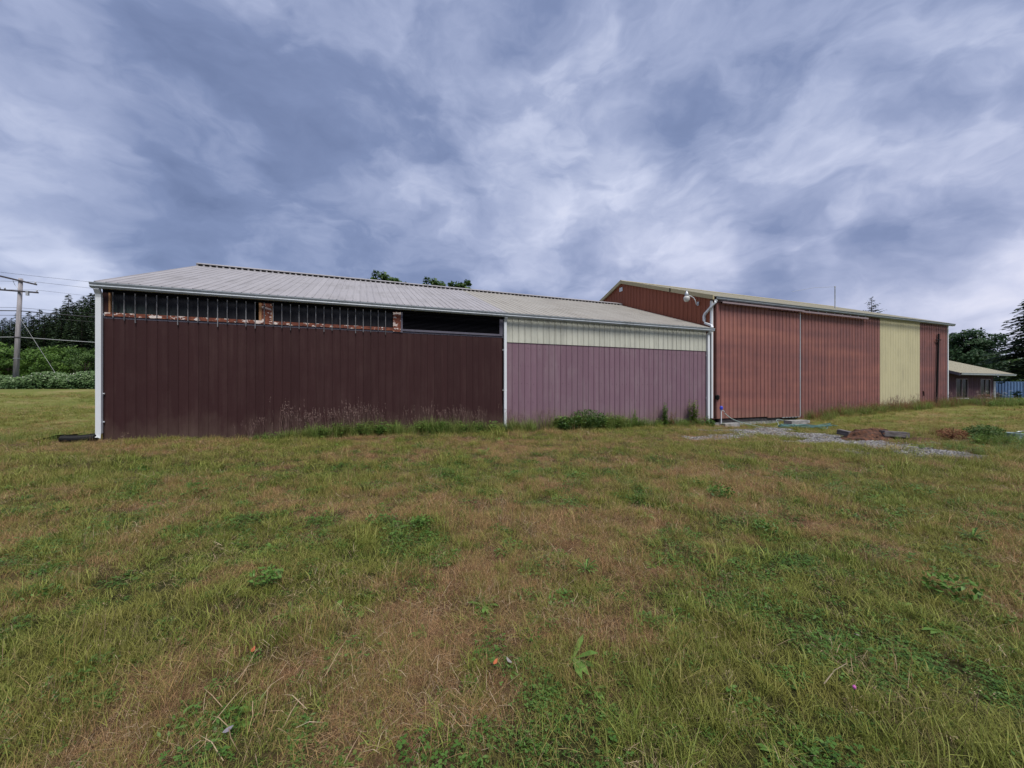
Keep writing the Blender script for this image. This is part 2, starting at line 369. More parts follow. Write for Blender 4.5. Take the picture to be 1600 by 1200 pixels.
def seg_dist(u, v, pts):
    best = np.full(u.shape, 1e9)
    for (a, b) in zip(pts[:-1], pts[1:]):
        ax, ay = a; dx, dy = b[0]-ax, b[1]-ay
        t = np.clip(((u-ax)*dx+(v-ay)*dy)/(dx*dx+dy*dy), 0, 1)
        best = np.minimum(best, np.hypot(u-ax-t*dx, v-ay-t*dy))
    return best
def gravel_mask(u, v):
    w = (fbm(u*1.1, v*1.1, 55, 4)-.5)
    d = seg_dist(u, v, [(14.9, 10.6), (14.0, 8.4), (13.6, 6.9), (13.2, 5.7)])*.88
    g = np.clip((1.7 + w*4.6 - d)/.9, 0, 1)*np.clip(.55+1.6*fbm(u*2.6, v*2.6, 58, 3)-.30, .35, 1)
    d2 = seg_dist(u, v, [(10.4, 9.3), (12.6, 9.6)])
    return np.maximum(g, np.clip((.55 + w*2.4 - d2)/.4, 0, .6))
def bare_mask(u, v):
    w = (fbm(u*1.3, v*1.3, 77, 4)-.5)
    a = np.clip((.55 + w*.6 - seg_dist(u, v, [(15.6, 13.0), (18.6, 12.3), (20.6, 12.6)]))/.25, 0, 1)
    b = np.clip((.30 + w*.4 - seg_dist(u, v, [(-10.5, 13.6), (-8.5, 13.9), (-7.4, 14.3)]))/.15, 0, 1)
    c = np.clip((.9 + w*1.2 - seg_dist(u, v, [(14.3, 7.6), (15.6, 6.9)]))/.3, 0, .9)
    return np.maximum(np.maximum(a, b), c)

def axis(segs):
    out = []
    for a, b, st in segs: out += list(np.arange(a, b, st))
    return np.array(out + [segs[-1][1]])
def build_ground():
    U = axis([(-2500,-600,380),(-600,-160,55),(-160,-50,11),(-50,-12,2.0),(-12,24,.2),(24,60,1.2),(60,170,10),(170,600,54),(600,2500,380)])
    V = axis([(-2500,-500,400),(-500,-60,55),(-60,-4,4),(-4,15,.2),(15,60,1.8),(60,160,10),(160,600,55),(600,2500,380)])
    uu, vv = np.meshgrid(U, V); nu, nv = len(U), len(V)
    zz = ground_z(uu, vv)
    vs = np.stack([uu, vv, zz], -1).reshape(-1, 3)
    i = np.arange(nv-1)[:, None]*nu + np.arange(nu-1)[None]
    fs = np.stack([i, i+1, i+nu+1, i+nu], -1).reshape(-1, 4)
    me = bpy.data.meshes.new('ground'); me.from_pydata(vs.tolist(), [], fs.tolist())
    for nm, arr in (('dry', np.clip(dryness(uu, vv), 0, 1)), ('gravel', gravel_mask(uu, vv)), ('bare', bare_mask(uu, vv))):
        at = me.attributes.new(nm, 'FLOAT', 'POINT'); at.data.foreach_set('value', arr.reshape(-1).astype(np.float32))
    me.polygons.foreach_set('use_smooth', [True]*len(me.polygons))
    def fn(T, b):
        w = world_xyz(T); n = T.noise(w, 14, 6, .7); n2 = T.noise(w, 1.2, 5, .65); n3 = T.noise(w, 60, 3, .7)
        f = T.math('ADD', tone(T, 'dry'), T.math('MULTIPLY', T.math('SUBTRACT', n, .5), .8))
        c = T.ramp(f, [(.2, (.034, .034, .012)), (.5, (.060, .044, .022)), (.8, (.095, .056, .032))])
        x, y, z = T.sep(w)
        far = T.maprange(T.vmath('LENGTH', w, None, 1), 12, 24, 0, 1)
        hay = T.ramp(T.noise(T.mapping(w, (1, 1, 1)), .30, 6, .7), [(.34, (.090, .125, .026)), (.52, (.155, .165, .045)), (.66, (.250, .205, .095))])
        c = T.mix(far, c, hay)
        c = T.mix(T.maprange(n3, .35, .65, 0, .5), c, T.mix(1.0, c, (.55, .5, .45), 'MULTIPLY'))
        c = T.mix(tone(T, 'bare'), c, T.ramp(n, [(.3, (.030, .016, .012)), (.7, (.115, .060, .042))]))
        c = T.mix(tone(T, 'gravel'), c, T.ramp(T.noise(w, 26, 4, .8), [(.3, (.05, .046, .044)), (.55, (.12, .115, .112)), (.7, (.21, .205, .20))]))
        bump(T, b, T.math('ADD', n, n3), .7, .03)
        return c
    me.materials.append(mat('meadow soil and thatch', fn, .95, spec=.1))
    tag(place('ground', me), kind='structure')
build_ground()

def build_hill():
    m = M(); n = 60; rows = 9
    for i in range(n+1):
        t = i/n; u = -1500+2300*t
        for j in range(rows+1):
            s = j/rows
            h = (58+34*math.exp(-((u+620)/260)**2)+12*math.sin(u*.006+1)+14*math.sin(u*.021)+random.Random(i*17).uniform(-3, 3))*(1-(1-s)**1.6)
            m.v.append((u, 560+s*330, h-4)); m.a.append(.5)
    for i in range(n):
        for j in range(rows):
            a = i*(rows+1)+j; m.f.append((a, a+rows+1, a+rows+2, a+1))
    mt = mat('haze blue forested hillside', lambda T, b: T.ramp(T.noise(world_xyz(T), .09, 5, .7), [(.35, (.018, .032, .042)), (.65, (.035, .055, .062))]), .95, spec=.0)  # blue distance haze is mixed into the forest colour
    tag(m.build('hill', mt, smooth=False), kind='structure')
build_hill()

# ------------------------------------------------------------------ ribbed steel sheets
D = 13.5
def sheet_profile(w, depth=.05, g=.022, j=.011, rib=.013):
    return [(0,g),(j,g),(j+.005,0),(.048,-rib),(.074,-rib),(.088,0),(w-j,0),(w-j*.5,g),(w,g),(w,depth),(0,depth)]
def sheet_mesh(w, h, material):
    soft = material in (MT['brown'], MT['cream'], MT['annex'])
    if material is MT['red']: return M().prism(sheet_profile(w, g=.036, j=.017, rib=.016), 'z', 0, h).mesh('wall_panel', material)
    return M().prism(sheet_profile(w, g=.010, j=.006, rib=.006) if soft else sheet_profile(w), 'z', 0, h).mesh('wall_panel', material)
def sheet_wall(parent, u0, u1, z0, z1, n, material, name='wall_panel', v=D, group=None):
    w = (u1-u0)/n; me = sheet_mesh(w, z1-z0, material)
    return [place(name, me, parent, (u0+i*w, v, z0)) for i in range(n)]
def roof_sheet_mesh(w, L, material):
    return M().prism([(0,.001),(.008,.016),(.032,.016),(.042,.001),(w,.001),(w,-.02),(0,-.02)], 'y', 0, L).mesh('roof_panel', material)
def roof_sheets(parent, u0, u1, n, v0, z0, v1, z1, material):
    w = (u1-u0)/n; L = math.hypot(v1-v0, z1-z0); a = math.atan2(z1-z0, v1-v0)
    me = roof_sheet_mesh(w, L, material)
    for i in range(n): place('roof_panel', me, parent, (u0+i*w, v0, z0), (a, 0, 0))
def gutter_prof(v, z):
    return [(v+.02, z),(v-.09, z),(v-.125, z+.045),(v-.115, z+.07),(v-.145, z+.125),(v-.145, z+.14),(v-.13, z+.14),(v-.09, z+.02),(v+.02, z+.02)]

# ------------------------------------------------------------------ the low shed
shed = empty('storage_shed', 'long low dark brown and mauve metal shed with a pale ribbed roof', 'shed', (0, D, 0))
shed.location = (0, 0, 0)
SL, SM, SR = -6.42, 4.95, 15.2
RV, RZ, EZ = 20.25, 6.74, 4.30           # ridge line and eave height
roof_sheets(shed, -6.52, 5.02, 50, D-.16, EZ, RV, RZ, MT['roof_pale'])
roof_sheets(shed, 5.02, SR+.2, 39, D-.16, EZ+.002, RV, RZ+.002, MT['roof_cream'])
M().add([(-6.52, RV, RZ), (SR+.2, RV, RZ), (SR+.2, 27, EZ), (-6.52, 27, EZ)], [(0, 1, 2, 3)]).build('back_roof', MT['roof_pale'], shed)
pz = (RZ-EZ)/(RV-D+.16)
rl = RV-.16; zl = RZ-.16*pz
rm = M(); rm.prism([(rl-.02, zl+.105), (RV, RZ+.125), (RV+.18, zl+.100), (RV+.18, zl-.02), (rl, zl-.02), (rl, zl+.085), (rl-.02, zl+.085)], 'x', -6.54, SR+.18)
rm.build('ridge_cap', MT['roof_pale'], shed)
vm = M(); wr = (5.02+6.52)/50
for i in range(94): vm.box(-6.52+i*wr+.055, -6.52+(i+1)*wr-.02, rl-.006, rl+.01, zl+.004, zl+.082)  # dark boxes drawn for the shaded gaps under the ridge cap
tag(vm.build('ridge_gap_shade', MT['dark'], shed), kind='stuff')
M().prism([(D-.15, EZ-.02), (D-.15, EZ-.05), (D+.3, EZ-.05+.12), (D+.3, EZ+.1)], 'x', -6.48, SR).build('eave_shade_strip', MT['dark'], shed)  # dark strip standing in for the shade in the open rib ends
M().prism(gutter_prof(D-.14, EZ-.175), 'x', -6.56, SR+.16).build('gutter', MT['gutter'], shed)
# brown wall below the clerestory
Z_TOP = 3.37
sheet_wall(shed, SL, SM-.04, -.35, Z_TOP, 49, MT['brown'])
M().box(SL, SR, D+.06, D+.16, -.4, 3.40).build('wall_frame', MT['dark'], shed)
M().box(SL+.002, SM, D-.004, D+.06, Z_TOP+.002, Z_TOP+.06).build('wall_flashing', MT['slate'], shed)
# clerestory: dark translucent sheets between grey ribs, rusty peeling rail and posts
M().box(SL+.05, .99, D-.03, D+.055, 3.432, 3.53).build('window_rail', MT['rust'], shed)
M().box(1.28, SM-.05, D-.035, D+.055, 3.432, 3.50).build('window_rail', MT['slate'], shed)
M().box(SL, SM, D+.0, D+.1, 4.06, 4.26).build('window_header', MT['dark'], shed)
wpitch = (SM-.04-SL)/49
ribs = []
pane_me = M().prism([(0,.01),(.05,.01),(wpitch*.5,.002),(wpitch-.05,.01),(wpitch,.01),(wpitch,.02),(0,.02)], 'z', 3.53, 4.06).mesh('window_pane', MT['pane'])
rib_mes = [M().prism([(-.013,0),(-.009,-.022),(.009,-.022),(.013,0)], 'z', zb, 4.07).mesh('window_rib', MT['rib_grey']) for zb in (3.28, 3.40, 3.33, 3.44)]
rr = random.Random(4)
for i in range(33):
    u = SL+i*wpitch
    if i != 0 and not (-2.84 < u+wpitch*.5 < -2.50) and u < .8 and u > SL+.1: place('window_pane', pane_me, shed, (u, D+.03, 0))
    elif u <= SL+.3: place('window_pane', pane_me, shed, (u, D+.03, 0))
    if 0 < i and u < .97:
        j = (0 if i % 4 == 3 else rr.choice((1, 1, 2, 3)))
        o = place('window_rib', rib_mes[j], shed, (u, D-.0305, 0))
M().box(-2.86, -2.79, D-.02, D+.05, 3.531, 4.06).build('window_post', MT['raw_wood'], shed)
M().box(-2.788, -2.54, D-.012, D+.05, 3.531, 4.06).build('window_post', MT['rust'], shed)
M().box(-2.538, -2.49, D-.02, D+.05, 3.531, 3.99).build('window_post', MT['raw_wood'], shed)
M().box(.99, 1.24, D-.032, D+.05, 3.40, 4.06).build('window_post', MT['rust'], shed)
M().box(1.243, 1.30, D-.034, D+.05, 3.38, 4.06).build('window_post', MT['slate'], shed)
M().box(SL+.002, SL+.13, D-.01, D+.05, 3.531, 4.06).build('window_post', MT['brown'], shed)
M().box(SL+.132, SL+.17, D-.02, D+.05, 3.531, 4.06).build('window_post', MT['raw_wood'], shed)
M().box(SM-.16, SM-.02, D-.01, D+.05, 3.501, 4.06).build('window_post', MT['slate'], shed)
sl_me = M().prism([(D+.0,0),(D+.035,.032),(D+.04,.030),(D+.005,-.004)], 'x', 1.302, SM-.162).mesh('louver_slat', MT['louver'])
for i in range(12): place('louver_slat', sl_me, shed, (0, 0, 3.505+i*.046))
# mauve wall under a cream band
sheet_wall(shed, SM+.08, SR-.1, -.5, 3.235, 39, MT['purple'])
sheet_wall(shed, SM+.08, SR-.1, 3.215, 4.24, 39, MT['cream_band'], 'upper_panel', D-.022)
M().box(SM+.03, SM+.079, D-.01, D+.05, -.4, 4.2).build('wall_trim', MT['white'], shed)
sc = M(); rs = random.Random(8); pw = (SR-.1-SM-.08)/39
for i in range(39):
    for z in (.25, .95, 1.65, 2.35, 3.0):
        if rs.random() < .75:
            x = SM+.08+(i+.5)*pw+rs.uniform(-.05, .05); zz = z+rs.uniform(-.02, .02); sc.box(x-.008, x+.008, D-.006, D+.001, zz-.008, zz+.008)
tag(sc.build('screw_heads', MT['dark'], shed), kind='stuff')
# remaining shell of the shed
M().box(SL, SL+.08, D+.06, 27, -.5, EZ).build('end_wall', MT['brown'], shed)
M().add([(SL+.03, D, EZ-.05), (SL+.03, 27, EZ-.05), (SL+.03, RV, RZ-.06)], [(0, 1, 2)]).build('gable_wall', MT['brown'], shed)
M().box(SL, SR, 26.9, 27, -.5, EZ).build('back_wall', MT['brown'], shed)
# downspouts
def downspout(parent, pts, rect=(.10, .075)): return M().tube(pts, 0, rect=rect).build('downspout', MT['white'], parent)
downspout(shed, [(-6.44, D-.2, EZ-.18), (-6.44, D-.12, EZ-.30), (-6.44, D-.10, EZ-.4), (-6.44, D-.10, .32), (-6.46, D-.16, .20)], (.115, .09))
downspout(shed, [(4.985, D-.2, EZ-.18), (4.985, D-.09, EZ-.34), (4.985, D-.09, EZ-.42), (4.985, D-.09, .06), (4.985, D-.15, -.02)])
downspout(shed, [(15.14, D-.2, EZ-.18), (15.14, D-.09, EZ-.32), (15.14, D-.09, -.12), (15.14, D-.16, -.24)], (.12, .09))
for u, zs in ((-6.44, (.6, 1.35)), (4.985, (1.4, 2.9)), (15.14, (1.0, 3.0))):
    for z in zs: M().box(u-.085, u+.085, D-.06, D-.03, z, z+.03).build('downspout_strap', MT['white'], shed)

# ------------------------------------------------------------------ the tall red barn
barn = empty('red_barn', 'tall faded red metal barn with a cream panel and sliding door', 'barn')
BL, BR, BRV, BRZ, BEZ = 15.45, 37.12, 20.22, 8.27, 5.81
roof_sheets(barn, BL-.12, BR+.15, 79, D-.18, BEZ, BRV, BRZ, MT['roof_yellow'])
M().add([(BL-.12, BRV, BRZ), (BR+.15, BRV, BRZ), (BR+.15, 27.1, BEZ), (BL-.12, 27.1, BEZ)], [(0, 1, 2, 3)]).build('back_roof', MT['roof_yellow'], barn)
bp = (BRZ-BEZ)/(BRV-D+.18)
M().prism([(BRV-.2, BRZ-.2*bp+.03), (BRV, BRZ+.06), (BRV+.2, BRZ-.2*bp+.03), (BRV, BRZ+.035)], 'x', BL-.12, BR+.15).build('ridge_cap', MT['trim_cream'], barn)
def front_z(v): return BEZ+(v-(D-.18))*bp if v <= BRV else BRZ-(v-BRV)*bp
# gable facing the shed roof
gw = .277; ng = 49
for i in range(ng):
    v1 = D+.06+(i+1)*gw; v0 = v1-gw
    if v1 > 27: break
    a, b = front_z(v1)-.03, front_z(v0)-.03
    prof = sheet_profile(gw); zb = 3.6
    vs = [(x, y, zb) for x, y in prof] + [(x, y, a+(b-a)*x/gw) for x, y in prof]; n = len(prof)
    fs = [(k, (k+1) % n, n+(k+1) % n, n+k) for k in range(n)] + [tuple(range(n-1, -1, -1)), tuple(range(n, 2*n))]
    M().add(vs, fs).build('gable_panel', MT['gable_red'], barn, loc=(BL, v1, 0), rot=(0, 0, -math.pi/2))
M().box(BL+.05, BL+.1, D+.06, 27, -.3, 3.7).build('end_wall', MT['gable_red'], barn)
for (va, vb) in ((D-.20, BRV), (27.1, BRV)):
    za, zb = front_z(va), front_z(vb)
    m = M(); m.add([(BL-.14, va, za+.035), (BL-.14, vb, zb+.035), (BL-.14, vb, zb-.17), (BL-.14, va, za-.17), (BL-.05, va, za+.035), (BL-.05, vb, zb+.035), (BL-.05, vb, zb-.17), (BL-.05, va, za-.17)],
        [(0,1,2,3),(7,6,5,4),(0,4,5,1),(1,5,6,2),(2,6,7,3),(3,7,4,0)]); m.build('rake_trim', MT['trim_cream'], barn)
M().box(BL-.17, BL-.145, 15.95, 16.0, front_z(16)-.16, front_z(16)+.03).build('trim_joint', MT['dark'], barn)
# front wall
M().box(BL+.05, BR-.02, D+.06, D+.16, -.35, 5.78).build('wall_frame', MT['dark'], barn)
sheet_wall(barn, BL+.1, 21.69, .0, 5.80, 22, MT['red'])
sheet_wall(barn, 21.69, 29.2, -.45, 5.80, 27, MT['red'])
sheet_wall(barn, 29.2, 33.62, -.25, 5.80, 16, MT['cream'], 'cream_panel', D-.006)
sheet_wall(barn, 33.62, BR-.05, -.1, 5.80, 12, MT['red'])
M().box(BR-.048, BR+.05, D-.03, D+.2, -.1, 5.8).build('corner_trim', MT['white'], barn)
M().box(BL-.03, BL+.075, D-.03, D+.055, .05, 5.62).build('corner_trim', MT['white'], barn)
M().box(BR-.02, BR+.03, D+.2, 27, -.2, 5.9).build('end_wall', MT['red'], barn)
M().add([(BR+.01, D, 5.8), (BR+.01, 27, 5.8), (BR+.01, BRV, BRZ-.05)], [(0, 1, 2)]).build('gable_wall', MT['red'], barn)
M().box(BL, BR, 26.9, 27, -.2, 5.9).build('back_wall', MT['red'], barn)
M().prism(gutter_prof(D-.17, BEZ-.175), 'x', BL+.0, BR+.22).build('gutter', MT['gutter_dark'], barn)
M().box(BL+.05, BR, D-.16, D-.145, BEZ-.06, BEZ-.02).build('eave_fascia', MT['dark'], barn)
# sliding door hung in front of the wall
door = M().box(BL+.16, 21.60, D-.085, D-.03, .03, 5.48).build('sliding_door', MT['dark'], barn)
n = 22; dw = (21.60-BL-.16)/n; dme = sheet_mesh(dw, 5.45, MT['red'])
for i in range(n):
    o = place('door_panel', dme, door, (BL+.16+i*dw, D-.138, .03+(.0 if i < 13 else -.06)))
M().box(21.610, 21.650, D-.15, D-.03, -.03, 5.47).build('edge_trim', MT['gutter'], door)
M().prism([(D-.10, 5.61),(D-.36, 5.55),(D-.36, 5.47),(D-.345, 5.47),(D-.335, 5.535),(D-.10, 5.585)], 'x', BL+.3, 21.62).build('track_hood', MT['mauve_metal'], barn)
M().prism([(D-.06, 5.56),(D-.24, 5.56),(D-.24, 5.475),(D-.22, 5.475),(D-.22, 5.53),(D-.06, 5.53)], 'x', 21.64, 27.55).build('door_track', MT['mauve_metal'], barn)
for i in range(8): M().box(22.2+i*.72, 22.24+i*.72, D-.245, D-.05, 5.545, 5.60).build('track_bracket', MT['steel'], barn)
M().box(15.9, 20.2, D-.05, D+.05, -.14, -.03).build('door_sill', MT['timber'], barn)
M().box(15.6, 21.4, D-.02, D+.3, -.6, -.16).build('foundation', MT['concrete'], barn)
for i in range(6): M().box(20.2+i*.24, 20.37+i*.24, D-.17, D-.09, -.07, -.03).build('door_guide', MT['steel'], barn)
# downspout from the barn gutter on to the gable, down to the shed gutter
downspout(barn, [(BL+.03, D-.24, BEZ-.20), (BL-.02, D-.24, BEZ-.32), (BL-.09, D-.05, BEZ-.50), (BL-.09, D+.02, BEZ-.56), (BL-.09, D+.30, BEZ-.78), (BL-.09, D+.34, BEZ-.88),
                 (BL-.09, D+.34, 4.72), (BL-.09, D+.28, 4.60), (BL-.16, D-.14, 4.42), (BL-.18, D-.2, 4.30)], (.10, .08))
for z in (4.8, 5.0): M().box(BL-.06, BL-.0, D+.30, D+.42, z, z+.03).build('downspout_strap', MT['white'], barn)
M().box(BL-.05, BL-.02, 20.12, 20.42, 7.62, 7.86).build('gable_vent', MT['white'], barn)
# yard light on the gable
yl = empty('yard_light', 'white bowl yard light on a curved arm under the gable trim', 'lamp', (BL-.03, 14.25, 5.62)); yl.scale = (.85,)*3
M().box(-.02, .02, -.07, .07, -.10, .12).build('mount_plate', MT['steel'], yl)
M().tube([(0,0,-.02),(-.14,0,-.04),(-.17,0,.06),(-.22,0,.2),(-.36,0,.33),(-.55,0,.40),(-.74,0,.42)], .024, 8).build('arm', MT['white'], yl, True)
M().lathe([(.09,.36),(.115,.40),(.11,.48),(.085,.56),(.045,.62),(.03,.68)], 12, (-.86, 0, 0)).build('lamp_housing', MT['steel'], yl, True)
M().lathe([(.10,.06),(.145,.12),(.17,.22),(.17,.30),(.12,.36)], 14, (-.86, 0, 0)).build('lamp_bowl', MT['lens'], yl, True)
M().lathe([(.03,.66),(.03,.72),(.01,.74)], 8, (-.86, 0, 0)).build('photocell', MT['steel'], yl)
# black pipe on the far end of the front wall
bpipe = empty('black_standpipe', 'tall black pipe with a short crosspiece against the red wall', 'pipe', (35.55, D-.1, .3))
M().tube([(-.16, 0, -.1), (.14, 0, 4.75)], .055, 8).build('pipe', MT['black'], bpipe)
M().tube([(-.22, 0, 4.33), (.42, 0, 4.36)], .035, 6).build('crosspiece', MT['black'], bpipe)
M().box(-.02, .22, .03, .09, 4.1, 4.14).build('bracket', MT['black'], bpipe)
M().tube([(33.95, D-.03, 1.25), (33.97, D-.05, 1.2), (33.98, D-.05, .95)], .025, 6).build('wall_hook', MT['dark'], barn)
ant = empty('roof_mast', 'thin metal mast with a trailing wire on the red barn roof', 'mast', (28.7, 15.6, front_z(15.6)))
M().tube([(0, 0, -.05), (0, 0, 1.42)], .03, 6).build('pole', MT['steel'], ant)
M().tube([(0, 0, 1.42), (-1.6, .25, 1.28), (-3.4, .5, .92)], .008, 4).build('stay_wire', MT['wire_pale'], ant)
M().lathe([(.035, 1.40), (.05, 1.43), (.035, 1.46)], 8).build('cap', MT['steel'], ant)

# ------------------------------------------------------------------ annex beyond the barn
annex = empty('small_annex', 'small dark plum outbuilding with two windows and a cream roof', 'building')
AV, AE = 13.8, 2.50
def annex_wall(u0, u1, z0, z1, n): sheet_wall(annex, u0, u1, z0, z1, n, MT['annex'], 'wall_panel', AV)
W1, W2 = (39.05, 40.75), (42.6, 44.2)
annex_wall(37.3, W1[0], -.2, 2.6, 6); annex_wall(W1[0], W1[1], -.2, .70, 6); annex_wall(W1[0], W1[1], 2.12, 2.6, 6)
annex_wall(W1[1], W2[0], -.2, 2.6, 7); annex_wall(W2[0], W2[1], -.2, .70, 6); annex_wall(W2[0], W2[1], 2.12, 2.6, 6); annex_wall(W2[1], 44.66, -.2, 2.6, 2)
for (a, b) in (W1, W2):
    w = M(); 
    for (x0, x1, z0, z1) in ((a, b, .70, .76), (a, b, 2.06, 2.12), (a, a+.05, .76, 2.06), (b-.05, b, .76, 2.06), ((a+b)/2-.03, (a+b)/2+.03, .76, 2.06)):
        w.box(x0, x1, AV-.02, AV+.06, z0, z1)
    f = w.build('window', MT['mauve_metal'], annex)
    M().box(a+.05, (a+b)/2-.03, AV+.02, AV+.03, .76, 2.06).build('pane', MT['glass'], f)
    M().box((a+b)/2+.03, b-.05, AV+.03, AV+.04, .76, 2.06).build('pane', MT['glass'], f)
    M().box(a-.05, b+.05, AV-.08, AV-.021, .66, .70).build('sill', MT['white'], f)
M().box(37.3, 44.66, AV+.07, AV+.12, -.3, 2.6).build('wall_frame', MT['dark'], annex)
M().box(44.6, 44.66, AV+.12, 21.5, -.3, 2.6).build('end_wall', MT['annex'], annex)
M().box(44.662, 44.80, AV-.06, AV+.08, -.2, 1.95).build('corner_post', MT['white'], annex)
M().box(44.35, 44.66, AV-.10, AV-.03, .52, .56).build('post_bracket', MT['white'], annex)
roof_sheets(annex, 37.75, 45.9, 30, 13.15, AE, 17.6, AE+1.6, MT['roof_yellow'])
M().add([(37.75, 17.6, AE+1.6), (45.9, 17.6, AE+1.6), (45.9, 22, AE), (37.75, 22, AE)], [(0, 1, 2, 3)]).build('back_roof', MT['roof_yellow'], annex)
M().prism(gutter_prof(13.2, AE-.16), 'x', 37.8, 46.0).build('gutter', MT['gutter'], annex)
M().add([(37.74, 13.15, AE-.02), (37.74, 17.6, AE+1.58), (37.74, 17.6, AE+1.40), (37.74, 13.15, AE-.2), (37.79, 13.15, AE-.02), (37.79, 17.6, AE+1.58), (37.79, 17.6, AE+1.40), (37.79, 13.15, AE-.2)],
        [(0,1,2,3),(7,6,5,4),(0,4,5,1),(2,6,7,3),(3,7,4,0),(1,5,6,2)]).build('rake_trim', MT['slate'], annex)
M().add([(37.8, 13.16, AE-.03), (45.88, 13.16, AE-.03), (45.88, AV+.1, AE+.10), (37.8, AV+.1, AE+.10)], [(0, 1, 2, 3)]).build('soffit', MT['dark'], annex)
M().tube([(47.6, 18.5, AE+.2), (47.6, 18.5, AE+2.0)], .09, 8).build('vent_pipe', MT['white'], annex)

# ------------------------------------------------------------------ fence, pole, wires
fence = empty('blue_fence', 'blue corrugated metal fence beyond the small plum outbuilding', 'fence')
fw = .5; fa, fb = Vector((90.5, 31.1, 0)), Vector((116, 21.2, 0)); fd = (fb-fa).normalized(); fr = math.atan2(fd.y, fd.x)
pm = M().prism([(0,0),(.08,0),(.13,-.09),(.37,-.09),(.42,0),(fw,0),(fw,.02),(0,.02)], 'z', -.6, 2.55).mesh('fence_panel', MT['bluefence'])
for i in range(54): p = fa+fd*fw*i; place('fence_panel', pm, fence, (p.x, p.y, -.3), (0, 0, fr))
p = fa+fd*27; q = fa
M().tube([(q.x, q.y, 2.27), (p.x, p.y, 2.27)], .05, 4).build('top_rail', MT['bluefence'], fence)

pb = Vector((-31.9, 53.3, 1.3)); pt = Vector((-31.4, 53.15, 12.25))
pole = empty('utility_pole', 'weathered wooden utility pole with two crossarms above the hedge', 'utility pole', pb)
M().tube([(0, 0, -.3), tuple((pt-pb)*.5), tuple(pt-pb)], [.21, .18, .15], 10).build('pole', MT['pole'], pole, True)
def on_pole(z): return (pt-pb)*(z/(pt-pb).z)
ux = Vector((.931, -.365, 0)); uz = Vector((.365, .931, 0))     # across / along the view at the pole
a1 = on_pole(10.75); a2 = on_pole(9.75)
arms = []
for (c, dvec, L0, L1, r) in ((a1, (ux*.8+uz*.6), -1.9, 1.2, .075), (a2, ux, -1.9, 2.0, .085)):
    d = dvec.normalized(); off = -uz*.2
    M().tube([tuple(c+off+d*L0+Vector((0, 0, .35 if r < .08 else .05))), tuple(c+off+d*L1+Vector((0, 0, -.28 if r < .08 else -.25)))], 0, rect=(.13, .14)).build('crossarm', MT['armwood'], pole)
    for t in (L0+.15, L0+.65, L1-.1):
        k = (t-L0)/(L1-L0); zz = (.35 if r < .08 else .05)*(1-k)+(-.28 if r < .08 else -.25)*k
        q = c+off+d*t+Vector((0, 0, zz)); M().lathe([(.03, .06), (.07, .10), (.05, .16), (.07, .2), (.03, .26)], 8, tuple(q)).build('insulator', MT['ceramic'], pole)
        arms.append(pb+q+Vector((0, 0, .25)))
M().tube([tuple(a1+Vector((-.5, -.1, -.05))), tuple(a1+Vector((-.35, -.1, -.5))), tuple(a2+Vector((-.1, -.12, .2)))], .02, 4).build('brace', MT['steel'], pole)
q = a2-uz*.3+ux*1.1; M().box(q.x-.09, q.x+.09, q.y-.09, q.y+.09, q.z-.55, q.z-.1).build('cutout_fuse', MT['ceramic'], pole)
M().lathe([(.24, 0), (.24, .05)], 10, tuple(on_pole(3.0))).build('pole_band', MT['steel'], pole)
M().lathe([(.24, 0), (.24, .06)], 10, tuple(on_pole(5.1))).build('pole_band', MT['armwood'], pole)
wd = Vector((.975, -.02, 0)).normalized()
def wire(p, label, mt, r=.012, sag=1.0, drop=0.0, span=48):
    pts = []
    for i in range(-6, 13):
        t = i/12; x = p + wd*span*t*1.0; z = -4*sag*abs(t)*(1-abs(t)) + drop*t
        pts.append((x.x, x.y, p.z+z))
    return tag(M().tube(pts, r, 4).build('power_wire', mt), label, 'wire', 'overhead wires at the utility pole')
wire(arms[0], 'thin upper wire from the top crossarm of the utility pole', MT['wire'], .012, .7)
wire(arms[2], 'thin wire from the lower end of the top crossarm', MT['wire'], .012, .8)
wire(arms[5], 'faint wire from the right end of the lower crossarm', MT['wire'], .010, .9)
wire(pb+on_pole(8.05), 'thin dark wire just above the thickest black cable', MT['wire'], .015, .5)
wire(pb+on_pole(7.75), 'thickest black cable crossing the utility pole', MT['wire'], .045, .7)
wire(pb+on_pole(7.30), 'thin black cable just below the thickest one', MT['wire'], .018, .8)
wire(pb+on_pole(5.15), 'pale low cable crossing in front of the dark wood', MT['wire_pale'], .028, .7)
gw_ = M().tube([tuple(pb+on_pole(7.2)), tuple(pb+Vector((4.4, -1.5, .2)))], .012, 4).build('guy_wire', MT['wire_pale'])
tag(gw_, 'slanting guy wire running down from the utility pole', 'wire')

